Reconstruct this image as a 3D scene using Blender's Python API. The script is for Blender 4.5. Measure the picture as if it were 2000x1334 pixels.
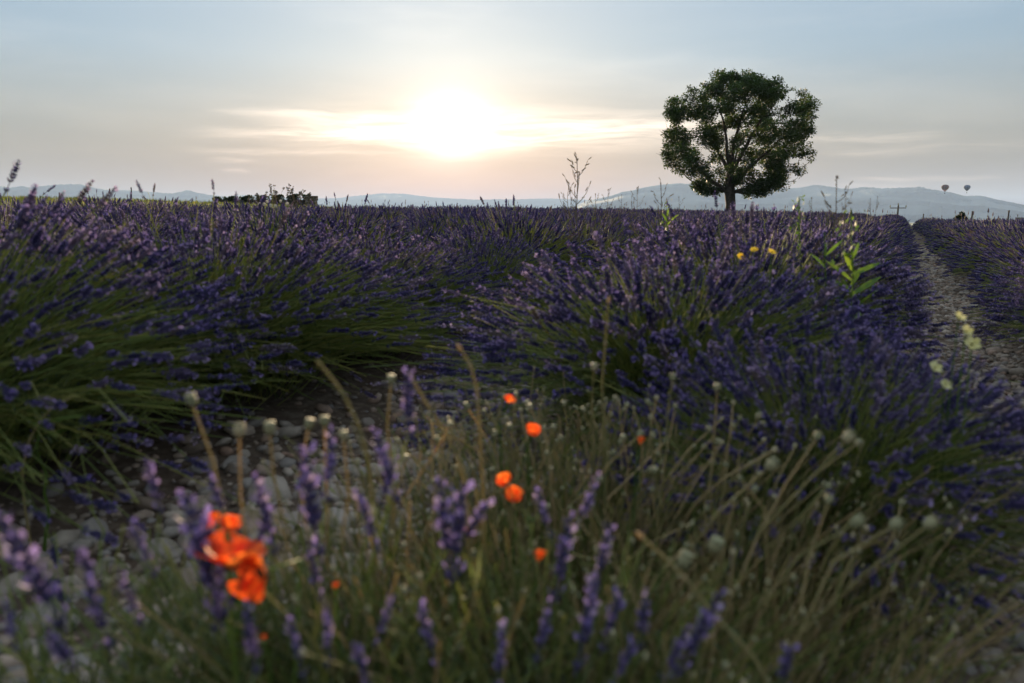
import bpy, math
import numpy as np
from mathutils import Vector, Matrix

for _o in list(bpy.data.objects):
    bpy.data.objects.remove(_o, do_unlink=True)
SC = bpy.context.scene
COL = SC.collection
RAD = math.radians

# ------------------------------------------------------------------ camera
CAM_H = 0.86
PITCH = RAD(8.59)
FPX = 28.0 / 36.0 * 2000.0
cam_data = bpy.data.cameras.new('camera')
cam_data.lens = 28.0
cam_data.sensor_width = 36.0
cam_data.clip_start = 0.02
cam_data.clip_end = 90000.0
cam_data.dof.use_dof = True
cam_data.dof.focus_distance = 16.0
cam_data.dof.aperture_fstop = 2.8
cam_data.dof.aperture_blades = 9
cam = bpy.data.objects.new('camera', cam_data)
cam.location = (0, 0, CAM_H)
cam.rotation_euler = (math.pi / 2 - PITCH, 0, 0)
COL.objects.link(cam)
SC.camera = cam

# ------------------------------------------------------------------ render settings
cy = SC.cycles
cy.max_bounces = 4
cy.diffuse_bounces = 3
cy.glossy_bounces = 2
cy.transmission_bounces = 4
cy.transparent_max_bounces = 8
cy.volume_bounces = 0
cy.sample_clamp_indirect = 4.0
cy.use_denoising = True
try:
    cy.denoiser = 'OPENIMAGEDENOISE'
except Exception:
    pass
cy.use_adaptive_sampling = True
cy.adaptive_threshold = 0.02
vs = SC.view_settings
SC.display_settings.display_device = 'sRGB'
vs.view_transform = 'Standard'
vs.look = 'None'
vs.gamma = 1.0
vs.use_curve_mapping = False
vs.exposure = 1.5

# ------------------------------------------------------------------ sun and sky
SUN_AZ = RAD(-4.2)      # clockwise from +Y
SUN_EL = RAD(6.45)
SUN_DIR = Vector((math.sin(SUN_AZ) * math.cos(SUN_EL), math.cos(SUN_AZ) * math.cos(SUN_EL), math.sin(SUN_EL)))
sun_data = bpy.data.lights.new('sun', 'SUN')
sun_data.energy = 5.0
sun_data.angle = RAD(1.2)
sun_data.color = (1.0, 0.75, 0.46)
sun = bpy.data.objects.new('sun', sun_data)
sun.rotation_euler = (-SUN_DIR).to_track_quat('-Z', 'Y').to_euler()
sun.location = (0, 0, 50)
COL.objects.link(sun)

world = bpy.data.worlds.new('World')
SC.world = world
world.use_nodes = True
wt = world.node_tree
wt.nodes.clear()


class NG:
    """small helper to write node maths"""
    def __init__(self, tree):
        self.t = tree

    def new(self, kind, **kw):
        n = self.t.nodes.new(kind)
        for k, v in kw.items():
            setattr(n, k, v)
        return n

    def put(self, sock, v):
        if isinstance(v, bpy.types.NodeSocket):
            self.t.links.new(v, sock)
        else:
            sock.default_value = v

    def m(self, op, a, b=None, c=None, clamp=False):
        n = self.new('ShaderNodeMath', operation=op, use_clamp=clamp)
        self.put(n.inputs[0], a)
        if b is not None:
            self.put(n.inputs[1], b)
        if c is not None:
            self.put(n.inputs[2], c)
        return n.outputs[0]

    def mix(self, fac, a, b, blend='MIX'):
        n = self.new('ShaderNodeMix', data_type='RGBA', blend_type=blend)
        self.put(n.inputs[0], fac)
        self.put(n.inputs[6], a)
        self.put(n.inputs[7], b)
        return n.outputs[2]

    def sstep(self, x, lo, hi, a=0.0, b=1.0):
        n = self.new('ShaderNodeMapRange', interpolation_type='SMOOTHSTEP')
        self.put(n.inputs[0], x)
        n.inputs[1].default_value = lo
        n.inputs[2].default_value = hi
        n.inputs[3].default_value = a
        n.inputs[4].default_value = b
        return n.outputs[0]

    def xyz(self, x, y, z):
        n = self.new('ShaderNodeCombineXYZ')
        self.put(n.inputs[0], x)
        self.put(n.inputs[1], y)
        self.put(n.inputs[2], z)
        return n.outputs[0]

    def noise(self, vec, scale, detail=4.0, rough=0.55, dist=0.0):
        n = self.new('ShaderNodeTexNoise')
        if vec is not None:
            self.put(n.inputs['Vector'], vec)
        n.inputs['Scale'].default_value = scale
        n.inputs['Detail'].default_value = detail
        n.inputs['Roughness'].default_value = rough
        n.inputs['Distortion'].default_value = dist
        return n.outputs[0]

    def ramp(self, fac, stops):
        n = self.new('ShaderNodeValToRGB')
        e = n.color_ramp.elements
        while len(e) < len(stops):
            e.new(0.5)
        for i, (p, c) in enumerate(stops):
            e[i].position = p
            e[i].color = (*c, 1.0)
        self.put(n.inputs[0], fac)
        return n.outputs[0]


def build_world():
    g = NG(wt)
    tc = g.new('ShaderNodeTexCoord')
    sep = g.new('ShaderNodeSeparateXYZ')
    g.put(sep.inputs[0], tc.outputs['Generated'])
    X, Y, Z = sep.outputs
    az = g.m('MULTIPLY', g.m('ARCTAN2', X, Y), 180 / math.pi)          # degrees right of view
    el = g.m('MULTIPLY', g.m('ARCSINE', Z), 180 / math.pi)
    sky = g.new('ShaderNodeTexSky', sky_type='NISHITA', sun_disc=False)
    sky.sun_elevation = SUN_EL
    sky.sun_rotation = SUN_AZ
    sky.altitude = 600.0
    sky.air_density = 1.0
    sky.dust_density = 0.5
    sky.ozone_density = 1.5
    # a hazy sky: the Nishita colour is pulled towards a milky white
    hs = g.new('ShaderNodeHueSaturation')
    hs.inputs['Saturation'].default_value = SKY_SAT
    g.put(hs.inputs['Color'], sky.outputs[0])
    col = g.mix(1.0, hs.outputs[0], (*SKY_TINT, 1.0), 'MULTIPLY')
    # the thick dusty air low down swallows part of the light, all round the horizon
    low = g.ramp(g.m('DIVIDE', el, 40.0), HORIZON)
    col = g.mix(1.0, col, low, 'MULTIPLY')
    # thin milky veil, brightened overhead beyond the view to lift the foreground light
    vs_ = g.ramp(g.m('DIVIDE', el, 40.0), VEIL_FILL)
    vk = g.new('ShaderNodeMix', data_type='RGBA', blend_type='ADD'); vk.inputs[0].default_value = 1.0
    sc_ = g.new('ShaderNodeVectorMath', operation='SCALE'); g.put(sc_.inputs[0], vs_); sc_.inputs['Scale'].default_value = VEIL_GAIN
    g.put(vk.inputs[6], col); g.put(vk.inputs[7], sc_.outputs[0]); col = vk.outputs[2]
    # aureole: light scattered forward by the haze round the low sun
    dx = g.m('MULTIPLY', g.m('SUBTRACT', az, math.degrees(SUN_AZ)), .82)
    dy = g.m('SUBTRACT', el, math.degrees(SUN_EL))
    th = g.m('SQRT', g.m('ADD', g.m('MULTIPLY', dx, dx), g.m('MULTIPLY', dy, dy)))
    front = g.sstep(Y, 0.0, 0.5)
    for amp, wid, c in AUREOLE:
        e = g.m('MULTIPLY', g.m('EXPONENT', g.m('MULTIPLY', g.m('POWER', g.m('DIVIDE', th, wid), 1.0), -1.0)), amp)
        e = g.m('MULTIPLY', e, front)
        col = g.mix(1.0, col, g.mix(1.0, (*c, 1.0), g.new_val(e), 'MULTIPLY'), 'ADD')
    # thin high cloud: long streaks drawn out along the horizon, running together beside the sun
    wob = g.noise(g.xyz(g.m('MULTIPLY', az, 0.10), g.m('MULTIPLY', el, 0.30), 3.1), 1.0, 4.0)
    el2 = g.m('ADD', el, g.m('MULTIPLY', g.m('SUBTRACT', wob, 0.5), 1.3))
    fine = g.noise(g.xyz(g.m('MULTIPLY', az, 0.16), g.m('MULTIPLY', el2, 2.2), 0.7), 1.0, 7.0, 0.62, 0.5)
    fine = g.sstep(fine, 0.30, 0.66)
    tot = None
    for c0, w0, a0, a1, a2, a3, amp in CLOUDS:        # height, half width, where it fades in and out
        b = g.m('DIVIDE', g.m('SUBTRACT', el2, c0), w0)
        b = g.m('EXPONENT', g.m('MULTIPLY', g.m('MULTIPLY', b, b), -1.0))
        b = g.m('MULTIPLY', b, g.m('MULTIPLY', g.sstep(az, a0, a1), g.sstep(az, a2, a3, 1.0, 0.0)))
        b = g.m('MULTIPLY', b, amp)
        tot = b if tot is None else g.m('ADD', tot, b)
    cl = g.m('MULTIPLY', tot, g.m('ADD', 0.12, g.m('MULTIPLY', fine, 0.95)))
    n2 = g.noise(g.xyz(g.m('MULTIPLY', az, 0.035), g.m('MULTIPLY', el2, 0.20), 8.0), 1.0, 5.0, 0.55, 0.2)
    cl = g.m('ADD', cl, g.m('MULTIPLY', g.sstep(n2, 0.42, 0.72), CLOUD_VEIL))
    bright = g.m('ADD', 0.8, g.m('MULTIPLY', g.m('EXPONENT', g.m('DIVIDE', th, -14.0)), 1.6))
    ccol = g.mix(1.0, (*CLOUD_COL, 1.0), g.new_val(g.m('MULTIPLY', bright, cl)), 'MULTIPLY')
    col = g.mix(1.0, col, ccol, 'ADD')
    bg = g.new('ShaderNodeBackground')
    g.put(bg.inputs[0], col)
    bg.inputs[1].default_value = SKY_STRENGTH
    out = g.new('ShaderNodeOutputWorld')
    wt.links.new(bg.outputs[0], out.inputs[0])


def _new_val(self, s):
    n = self.new('ShaderNodeCombineColor')
    for i in range(3):
        self.put(n.inputs[i], s)
    return n.outputs[0]


NG.new_val = _new_val
VEIL_FILL = [(0.0, (.10, .055, .02)), (.05, (.11, .07, .04)), (.12, (.13, .105, .095)), (.3, (.18, .25, .315)), (1.0, (.78, .90, 1.02))]
VEIL_GAIN = 4.0
HORIZON = [(0.0, (.11, .032, .0)), (.05, (.115, .05, .005)), (.10, (.145, .092, .045)), (.17, (.24, .20, .175)), (.27, (.305, .305, .32)), (.6, (.285, .305, .335))]
SKY_STRENGTH = 0.073
SKY_SAT = 1.0
SKY_TINT = (1.0, 1.0, 1.0)
AUREOLE = [(60.0, .56, (1.0, 0.97, 0.90)), (2.6, 2.1, (1.0, 0.93, 0.80)), (1.4, 10.0, (1.0, 0.86, 0.67))]
CLOUDS = [(7.0, .26, -22, -17, -13, -6, .55), (5.85, .36, -23, -18, -12, -5, .65), (4.65, .22, -23.5, -18, -15, -9, .6), (4.0, .15, -21, -19.5, -18.5, -17, .5), (3.35, .12, -20, -19, -18.4, -17.6, .6), (6.1, 1.15, -19, -9, 6, 18, 1.35), (6.3, .5, 0, 6, 12, 22, .5), (5.2, .35, 17, 21, 25, 30, .6), (4.4, .3, 19, 23, 30, 36, .4), (2.75, .13, 22, 24, 29, 32, .8), (2.3, .2, 21, 23, 25, 28, .4)]
CLOUD_VEIL = .22
CLOUD_COL = (2.3, 1.8, 1.4)
build_world()
world.cycles.sampling_method = 'MANUAL'
world.cycles.sample_map_resolution = 1024

# ------------------------------------------------------------------ helpers
ROW_AZ = RAD(26.0)
U = np.array([math.sin(ROW_AZ), math.cos(ROW_AZ)])       # along the rows
V = np.array([math.cos(ROW_AZ), -math.sin(ROW_AZ)])      # across the rows, to the right


def sm(x, lo, hi):
    t = np.clip((np.asarray(x, float) - lo) / (hi - lo), 0, 1)
    return t * t * (3 - 2 * t)


def terrain(x, y):
    x = np.asarray(x, float); y = np.asarray(y, float)
    a = x * U[0] + y * U[1]
    l = x * V[0] + y * V[1]
    d = np.hypot(x, y)
    t = (0.0105 - 0.0060 * sm(l, -1.5, 2.5)) * a - np.where(l > 0, .012, .0190) * l
    t = t + 1.05 * np.exp(-(((x + 36) / 26.0) ** 2 + ((y - 62) / 24.0) ** 2))
    t = np.where(a < 0, t * 0.3, t)
    w = sm(d, 62, 240)
    t = t * (1 - w) - 9.0 * w
    # shallow furrow: rows stand a little proud of the stony alleys
    f = sm(d, 45, 20)
    t = t + f * 0.03 * np.cos((l + 0.7) / 2.05 * 2 * math.pi)
    return t


def rowpt(a, l):
    p = a * U + l * V
    return float(p[0]), float(p[1])


def ray(px, py):
    x = (px - 1000.0) / FPX
    y = (667.0 - py) / FPX
    return np.array([x, math.cos(PITCH) + y * math.sin(PITCH), y * math.cos(PITCH) - math.sin(PITCH)])


def at(px, py, dist):
    """world point seen at photo pixel (px, py), dist metres away horizontally"""
    r = ray(px, py)
    s = dist / math.hypot(r[0], r[1])
    return np.array([0, 0, CAM_H]) + r * s


def unit(v):
    return v / np.maximum(np.linalg.norm(v, axis=-1, keepdims=True), 1e-9)


def frames(d):
    d = unit(d)
    ref = np.where(np.abs(d[:, 2:3]) > 0.9, np.array([[1.0, 0, 0]]), np.array([[0, 0, 1.0]]))
    s = unit(np.cross(ref, d))
    t = np.cross(d, s)
    return np.stack([s, t, d], axis=2)          # columns


class MB:
    """mesh builder: vectorised triangles with a material index and a random value per piece"""
    def __init__(self):
        self.v, self.f, self.m, self.r = [], [], [], []
        self.n = 0

    def add(self, v, f, mat=0, rnd=0.5):
        v = np.asarray(v, float).reshape(-1, 3)
        f = np.asarray(f, int)
        if f.shape[1] == 4:
            f = np.concatenate([f[:, [0, 1, 2]], f[:, [0, 2, 3]]])
        self.v.append(v)
        self.f.append(f + self.n)
        self.m.append(np.full(len(f), mat) if np.isscalar(mat) else np.asarray(mat))
        self.r.append(np.full(len(v), rnd) if np.isscalar(rnd) else np.asarray(rnd, float))
        self.n += len(v)

    def stamp(self, tv, tf, org, fr, scl, mat=0, rnd=None):
        """copies of a template at origins org, with frames fr (N,3,3) and scales (N,3)"""
        N = len(org)
        tf = np.asarray(tf, int)
        if tf.shape[1] == 4:
            tf = np.concatenate([tf[:, [0, 1, 2]], tf[:, [0, 2, 3]]])
        p = tv[None] * np.asarray(scl, float).reshape(N, 1, -1)
        p = np.einsum('nij,nvj->nvi', fr, p) + np.asarray(org)[:, None]
        f = tf[None] + (np.arange(N) * len(tv))[:, None, None]
        r = np.full(N, 0.5) if rnd is None else rnd
        mm = np.full(N * len(tf), mat) if np.isscalar(mat) else np.tile(mat, N)
        self.add(p.reshape(-1, 3), f.reshape(-1, 3), mm, np.repeat(r, len(tv)))

    def tubes(self, pts, rad, sides=3, mat=0, rnd=None, cap=False):
        """pts (N,K,3), rad (N,K)"""
        pts = np.asarray(pts, float)
        N, K, _ = pts.shape
        rad = np.broadcast_to(rad, (N, K))
        tan = np.gradient(pts, axis=1)
        fr = frames(tan.reshape(-1, 3)).reshape(N, K, 3, 3)
        ang = np.arange(sides) / sides * 2 * math.pi
        c = np.stack([np.cos(ang), np.sin(ang), np.zeros(sides)], 1)
        p = np.einsum('nkij,sj->nksi', fr, c) * rad[:, :, None, None] + pts[:, :, None]
        idx = np.arange(N * K * sides).reshape(N, K, sides)
        a = idx[:, :-1]; b = idx[:, 1:]
        q = np.stack([a, np.roll(a, -1, 2), np.roll(b, -1, 2), b], -1).reshape(-1, 4)
        r = np.full(N, 0.5) if rnd is None else rnd
        self.add(p.reshape(-1, 3), q, mat, np.repeat(r, K * sides))

    def mesh(self, name, mats, smooth=False):
        v = np.concatenate(self.v); f = np.concatenate(self.f)
        me = bpy.data.meshes.new(name)
        me.vertices.add(len(v)); me.vertices.foreach_set('co', v.astype(np.float32).ravel())
        me.loops.add(len(f) * 3); me.loops.foreach_set('vertex_index', f.astype(np.int32).ravel())
        me.polygons.add(len(f)); me.polygons.foreach_set('loop_start', (np.arange(len(f)) * 3).astype(np.int32))
        me.polygons.foreach_set('material_index', np.concatenate(self.m).astype(np.int32))
        if smooth:
            me.polygons.foreach_set('use_smooth', np.ones(len(f), bool))
        at_ = me.attributes.new('rnd', 'FLOAT', 'POINT')
        at_.data.foreach_set('value', np.concatenate(self.r).astype(np.float32))
        me.update(calc_edges=True)
        for m_ in (mats if isinstance(mats, (list, tuple)) else [mats]):
            me.materials.append(m_)
        return me


def link(name, data, parent=None, loc=None, rotz=None):
    o = bpy.data.objects.new(name, data)
    COL.objects.link(o)
    if parent is not None:
        o.parent = parent
    if loc is not None:
        o.location = loc
    if rotz is not None:
        o.rotation_euler = (0, 0, rotz)
    return o


def tag(o, label=None, cat=None, group=None, kind=None):
    if label: o['label'] = label
    if cat: o['category'] = cat
    if group: o['group'] = group
    if kind: o['kind'] = kind
    return o


def thing(name, label, cat, loc=(0, 0, 0), rotz=0.0, group=None):
    return tag(link(name, None, None, loc, rotz), label, cat, group)


def copy_tree(o, parent=None):
    c = o.copy()
    COL.objects.link(c)
    c.parent = parent
    for ch in o.children:
        copy_tree(ch, c)
    return c


def lathe(profile, sides=8):
    pr = np.asarray(profile, float)
    ang = np.arange(sides) / sides * 2 * math.pi
    v = np.stack([pr[:, None, 0] * np.cos(ang), pr[:, None, 0] * np.sin(ang), np.repeat(pr[:, 1:2], sides, 1)], -1)
    idx = np.arange(len(pr) * sides).reshape(len(pr), sides)
    a, b = idx[:-1], idx[1:]
    q = np.stack([a, np.roll(a, -1, 1), np.roll(b, -1, 1), b], -1).reshape(-1, 4)
    return v.reshape(-1, 3), q


def box(cx, cy_, cz, sx, sy, sz):
    v = np.array([[i, j, k] for i in (-.5, .5) for j in (-.5, .5) for k in (-.5, .5)]) * [sx, sy, sz] + [cx, cy_, cz]
    f = np.array([[0, 1, 3, 2], [4, 6, 7, 5], [0, 4, 5, 1], [2, 3, 7, 6], [0, 2, 6, 4], [1, 5, 7, 3]])
    return v, f


def icosphere(sub=1):
    t = (1 + 5 ** .5) / 2
    v = [(-1, t, 0), (1, t, 0), (-1, -t, 0), (1, -t, 0), (0, -1, t), (0, 1, t), (0, -1, -t), (0, 1, -t), (t, 0, -1), (t, 0, 1), (-t, 0, -1), (-t, 0, 1)]
    f = [(0, 11, 5), (0, 5, 1), (0, 1, 7), (0, 7, 10), (0, 10, 11), (1, 5, 9), (5, 11, 4), (11, 10, 2), (10, 7, 6), (7, 1, 8), (3, 9, 4), (3, 4, 2), (3, 2, 6), (3, 6, 8), (3, 8, 9), (4, 9, 5), (2, 4, 11), (6, 2, 10), (8, 6, 7), (9, 8, 1)]
    v = [np.array(p) / np.linalg.norm(p) for p in v]
    for _ in range(sub):
        cache, nf = {}, []
        def mid(a, b):
            k = (min(a, b), max(a, b))
            if k not in cache:
                m_ = v[a] + v[b]
                v.append(m_ / np.linalg.norm(m_)); cache[k] = len(v) - 1
            return cache[k]
        for a, b, c in f:
            ab, bc, ca = mid(a, b), mid(b, c), mid(c, a)
            nf += [(a, ab, ca), (b, bc, ab), (c, ca, bc), (ab, bc, ca)]
        f = nf
    return np.array(v), np.array(f)


# ------------------------------------------------------------------ materials
def material(name, stops, rough=0.7, transl=0.0, tr_tint=None, noise=0.0, nscale=30.0, use='attr', spec=0.3, bump=0.0):
    """colour from the piece's random value, some grain, and light let through for thin leaves"""
    m = bpy.data.materials.new(name)
    m.use_nodes = True
    t = m.node_tree
    t.nodes.clear()
    g = NG(t)
    if use == 'attr':
        a = g.new('ShaderNodeAttribute', attribute_name='rnd').outputs['Fac']
    elif use == 'object':
        a = g.new('ShaderNodeObjectInfo').outputs['Random']
    elif use == 'both':
        a = g.m('FRACT', g.m('ADD', g.new('ShaderNodeAttribute', attribute_name='rnd').outputs['Fac'], g.new('ShaderNodeObjectInfo').outputs['Random']))
    else:
        a = g.noise(g.new('ShaderNodeTexCoord').outputs['Object'], nscale, 5.0)
    col = g.ramp(a, stops)
    if noise:
        n = g.noise(g.new('ShaderNodeTexCoord').outputs['Object'], nscale, 4.0)
        col = g.mix(1.0, col, g.new_val(g.sstep(n, 0.25, 0.75, 1 - noise, 1 + noise)), 'MULTIPLY')
    b = g.new('ShaderNodeBsdfPrincipled')
    g.put(b.inputs['Base Color'], col)
    b.inputs['Roughness'].default_value = rough
    b.inputs['Specular IOR Level'].default_value = spec
    if bump:
        bn = g.new('ShaderNodeBump')
        bn.inputs['Strength'].default_value = bump
        g.put(bn.inputs['Height'], g.noise(g.new('ShaderNodeTexCoord').outputs['Object'], nscale * 1.7, 6.0))
        t.links.new(bn.outputs[0], b.inputs['Normal'])
    sh = b.outputs[0]
    if transl:
        tr = g.new('ShaderNodeBsdfTranslucent')
        g.put(tr.inputs[0], g.mix(1.0, col, (*(tr_tint or (1, 1, 1)), 1.0), 'MULTIPLY'))
        mx = g.new('ShaderNodeMixShader')
        mx.inputs[0].default_value = transl
        t.links.new(sh, mx.inputs[1]); t.links.new(tr.outputs[0], mx.inputs[2])
        sh = mx.outputs[0]
    o = g.new('ShaderNodeOutputMaterial')
    t.links.new(sh, o.inputs[0])
    return m


M = {}
M['spike'] = material('lavender_calyx', [(0, (.050, .047, .135)), (.45, (.088, .080, .185)), (.8, (.165, .135, .24)), (.93, (.20, .17, .21)), (1, (.21, .18, .14))], .75, .42, (1.3, 1.0, 1.1))
M['corolla'] = material('lavender_corolla', [(0, (.20, .15, .42)), (.6, (.33, .24, .50)), (1, (.50, .38, .56))], .7, .4)
M['stem'] = material('lavender_stem', [(0, (.15, .20, .06)), (.6, (.24, .285, .08)), (1, (.36, .35, .12))], .6, .5, (1.3, 1.25, .8))
M['leaf'] = material('lavender_leaf', [(0, (.06, .085, .035)), (.6, (.10, .13, .05)), (1, (.15, .16, .07))], .7, .4, (1.2, 1.2, .8))
M['bark'] = material('bark', [(.3, (.045, .036, .028)), (.6, (.09, .075, .06)), (.8, (.13, .11, .09))], .9, use='noise', nscale=9.0, bump=.6)
M['tree_leaf'] = material('tree_leaf', [(0, (.026, .050, .020)), (.6, (.045, .085, .028)), (1, (.080, .125, .040))], .5, .38, (1.4, 1.3, .6))
M['petal'] = material('poppy_petal', [(0, (.74, .075, .015)), (.5, (.84, .14, .022)), (1, (.90, .21, .04))], .6, .6, (1.15, 1.25, 1.0), use='both')
M['poppy_eye'] = material('poppy_eye', [(0, (.02, .025, .012)), (1, (.05, .06, .025))], .8)
M['capsule'] = material('poppy_capsule', [(0, (.20, .20, .105)), (.5, (.28, .26, .14)), (1, (.38, .31, .18))], .65, .12, use='both')
M['straw'] = material('dry_stalk', [(0, (.22, .21, .085)), (.5, (.36, .295, .14)), (1, (.50, .38, .21))], .7, .45, (1.2, 1.1, .8), use='both')
M['green'] = material('weed_green', [(0, (.07, .13, .025)), (.5, (.12, .20, .035)), (1, (.18, .26, .05))], .5, .45, (1.3, 1.3, .5), use='both')
M['dryweed'] = material('dry_weed', [(0, (.10, .085, .05)), (.5, (.16, .13, .08)), (1, (.24, .19, .11))], .8, .25, use='both')
M['yellow'] = material('yellow_petal', [(0, (.75, .48, .02)), (1, (.85, .62, .05))], .6, .4, use='both')
M['pale'] = material('pale_yellow_petal', [(0, (.62, .58, .22)), (1, (.75, .70, .36))], .6, .4, use='both')
M['fluff'] = material('seed_fluff', [(0, (.70, .66, .58)), (1, (.8, .76, .68))], .9, .5)
M['stone'] = material('stone', [(0, (.15, .11, .08)), (.25, (.29, .225, .165)), (.5, (.21, .19, .17)), (.75, (.36, .30, .235)), (1, (.26, .165, .115))], .85, noise=.25, nscale=25.0, use='both', bump=.25)
M['hedge'] = material('hedge_leaf', [(0, (.018, .032, .014)), (1, (.045, .07, .026))], .6, .25)
M['wood'] = material('pole_wood', [(.3, (.06, .05, .04)), (.7, (.13, .115, .10))], .9, use='noise', nscale=6.0)
M['grass'] = material('grass_blade', [(0, (.09, .13, .03)), (.6, (.16, .19, .045)), (1, (.28, .25, .09))], .6, .4, (1.2, 1.2, .6))

# ------------------------------------------------------------------ setting: ground, mountains, haze
rng = np.random.default_rng(11)


def ground_material():
    m = bpy.data.materials.new('stony_soil')
    m.use_nodes = True
    t = m.node_tree; t.nodes.clear(); g = NG(t)
    pos = g.new('ShaderNodeNewGeometry').outputs['Position']
    n1 = g.noise(pos, 22.0, 6.0, .65)
    n2 = g.noise(pos, 1.3, 4.0)
    soil = g.ramp(n1, [(.25, (.060, .042, .030)), (.5, (.115, .085, .062)), (.72, (.20, .165, .125))])
    soil = g.mix(g.sstep(n2, .35, .7), soil, g.mix(1.0, soil, (.8, .74, .7, 1), 'MULTIPLY'))
    n3 = g.noise(pos, .05, 5.0)
    far = g.ramp(n3, [(.3, (.11, .13, .045)), (.5, (.17, .17, .06)), (.65, (.26, .21, .10)), (.8, (.08, .10, .04))])
    ln = g.new('ShaderNodeVectorMath', operation='LENGTH'); g.put(ln.inputs[0], pos)
    col = g.mix(g.sstep(ln.outputs['Value'], 40.0, 70.0), soil, far)
    b = g.new('ShaderNodeBsdfPrincipled'); g.put(b.inputs['Base Color'], col)
    b.inputs['Roughness'].default_value = .95
    b.inputs['Specular IOR Level'].default_value = .15
    bn = g.new('ShaderNodeBump'); bn.inputs['Strength'].default_value = .7; bn.inputs['Distance'].default_value = .02
    g.put(bn.inputs['Height'], n1); t.links.new(bn.outputs[0], b.inputs['Normal'])
    o = g.new('ShaderNodeOutputMaterial'); t.links.new(b.outputs[0], o.inputs[0])
    return m


def build_ground():
    rr = np.concatenate([np.linspace(.15, 12, 100), np.geomspace(12.3, 300, 110), np.geomspace(320, 17000, 40)])
    na = 300
    ang = np.arange(na) / na * 2 * math.pi
    x = rr[:, None] * np.sin(ang); y = rr[:, None] * np.cos(ang)
    z = terrain(x, y)
    near = sm(rr, 14, 10)[:, None]
    z = z + near * rng.normal(0, .004, z.shape)
    v = np.stack([x, y, z], -1).reshape(-1, 3)
    idx = np.arange(len(rr) * na).reshape(len(rr), na)
    a, b = idx[:-1], idx[1:]
    q = np.stack([a, b, np.roll(b, -1, 1), np.roll(a, -1, 1)], -1).reshape(-1, 4)
    mb = MB(); mb.add(v, q)
    c = len(v)
    mb.add([[0, 0, terrain(0, 0)]] + list(v[:na]), [[0, 1 + i, 1 + (i + 1) % na] for i in range(na)])
    return tag(link('ground', mb.mesh('ground', ground_material(), True)), kind='structure')


GROUND = build_ground()

M['mountain'] = material('mountain_slope', [(.3, (.045, .055, .045)), (.6, (.06, .07, .055)), (.8, (.075, .08, .065))], .95, use='noise', nscale=.004)


def mountains(name, prof, dist, depth, seed, label):
    r = np.random.default_rng(seed)
    prof = np.array(prof, float)
    xs = np.linspace(prof[0, 0], prof[-1, 0], 420)
    ys = np.interp(xs, prof[:, 0], prof[:, 1])
    k = np.array([1, 2, 3, 2, 1]) / 9.0
    ys = np.convolve(np.pad(ys, 2, mode='edge'), k, 'valid')
    az = np.arctan2((xs - 1000) / FPX, math.cos(PITCH) + 235 / FPX * math.sin(PITCH))
    hz = np.array([(432 - yy) / FPX * math.cos(PITCH) ** 0 for yy in ys]) * dist
    base = -40.0
    H = hz + CAM_H - base
    def fbm(n, o):
        s = np.zeros(n)
        for i in range(o):
            m_ = 6 * 2 ** i
            s += np.interp(np.linspace(0, m_, n), np.arange(m_ + 1), r.normal(0, 1, m_ + 1)) / 2 ** i
        return s
    nd = 26
    dd = np.linspace(-1, 1, nd)
    rough = np.stack([fbm(len(xs), 6) for _ in range(nd)], 0)
    V3 = np.zeros((nd, len(xs), 3))
    for i, t in enumerate(dd):
        s = 1 - abs(t) ** 1.25
        h = H * s * (1 + .10 * rough[i] * (abs(t) > .01) * abs(t) ** .5) + r.normal(0, .006, len(xs)) * H * s
        h = np.minimum(h, H * (1 - abs(t) * .25))
        if i == 0 or i == nd - 1: h = h * 0
        D = dist + depth * t + .12 * depth * rough[(i + 3) % nd] * (abs(t) > .05)
        V3[i, :, 0] = np.sin(az) * D; V3[i, :, 1] = np.cos(az) * D; V3[i, :, 2] = base + h
    idx = np.arange(nd * len(xs)).reshape(nd, len(xs))
    q = np.stack([idx[:-1, :-1], idx[:-1, 1:], idx[1:, 1:], idx[1:, :-1]], -1).reshape(-1, 4)
    mb = MB(); mb.add(V3.reshape(-1, 3), q)
    o = tag(link(name, mb.mesh(name, M['mountain'], True)), kind='structure')
    return o


mountains('mountain_range', [(1040, 432), (1110, 408), (1150, 392), (1190, 384), (1215, 376), (1235, 374), (1252, 369), (1285, 364), (1325, 361), (1370, 366), (1420, 374), (1500, 373), (1560, 372), (1590, 366.5), (1640, 374), (1660, 375), (1685, 371.5), (1720, 374), (1780, 374), (1793, 372.5), (1810, 377), (1850, 383), (1880, 390), (1912, 389.5), (1945, 397), (2000, 406), (2080, 420), (2200, 436)], 9000, 2200, 3, '')
mountains('mountain_range', [(-500, 400), (-300, 372), (-120, 362), (0, 371), (25, 376), (50, 373), (62, 377), (100, 373), (135, 371), (165, 369.5), (180, 374), (220, 378), (265, 378), (300, 381), (340, 383), (372, 376), (385, 380), (410, 384), (470, 390), (600, 402), (760, 425)], 10500, 2000, 5, '')
mountains('mountain_range', [(330, 425), (420, 392), (440, 388), (470, 384), (510, 385), (580, 390), (660, 389), (700, 384), (745, 379), (790, 380), (850, 387), (960, 391), (1080, 389), (1200, 392), (1400, 400), (1600, 425)], 14000, 2000, 8, '')

HAZE_DENSITY = 0.85e-4


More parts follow.
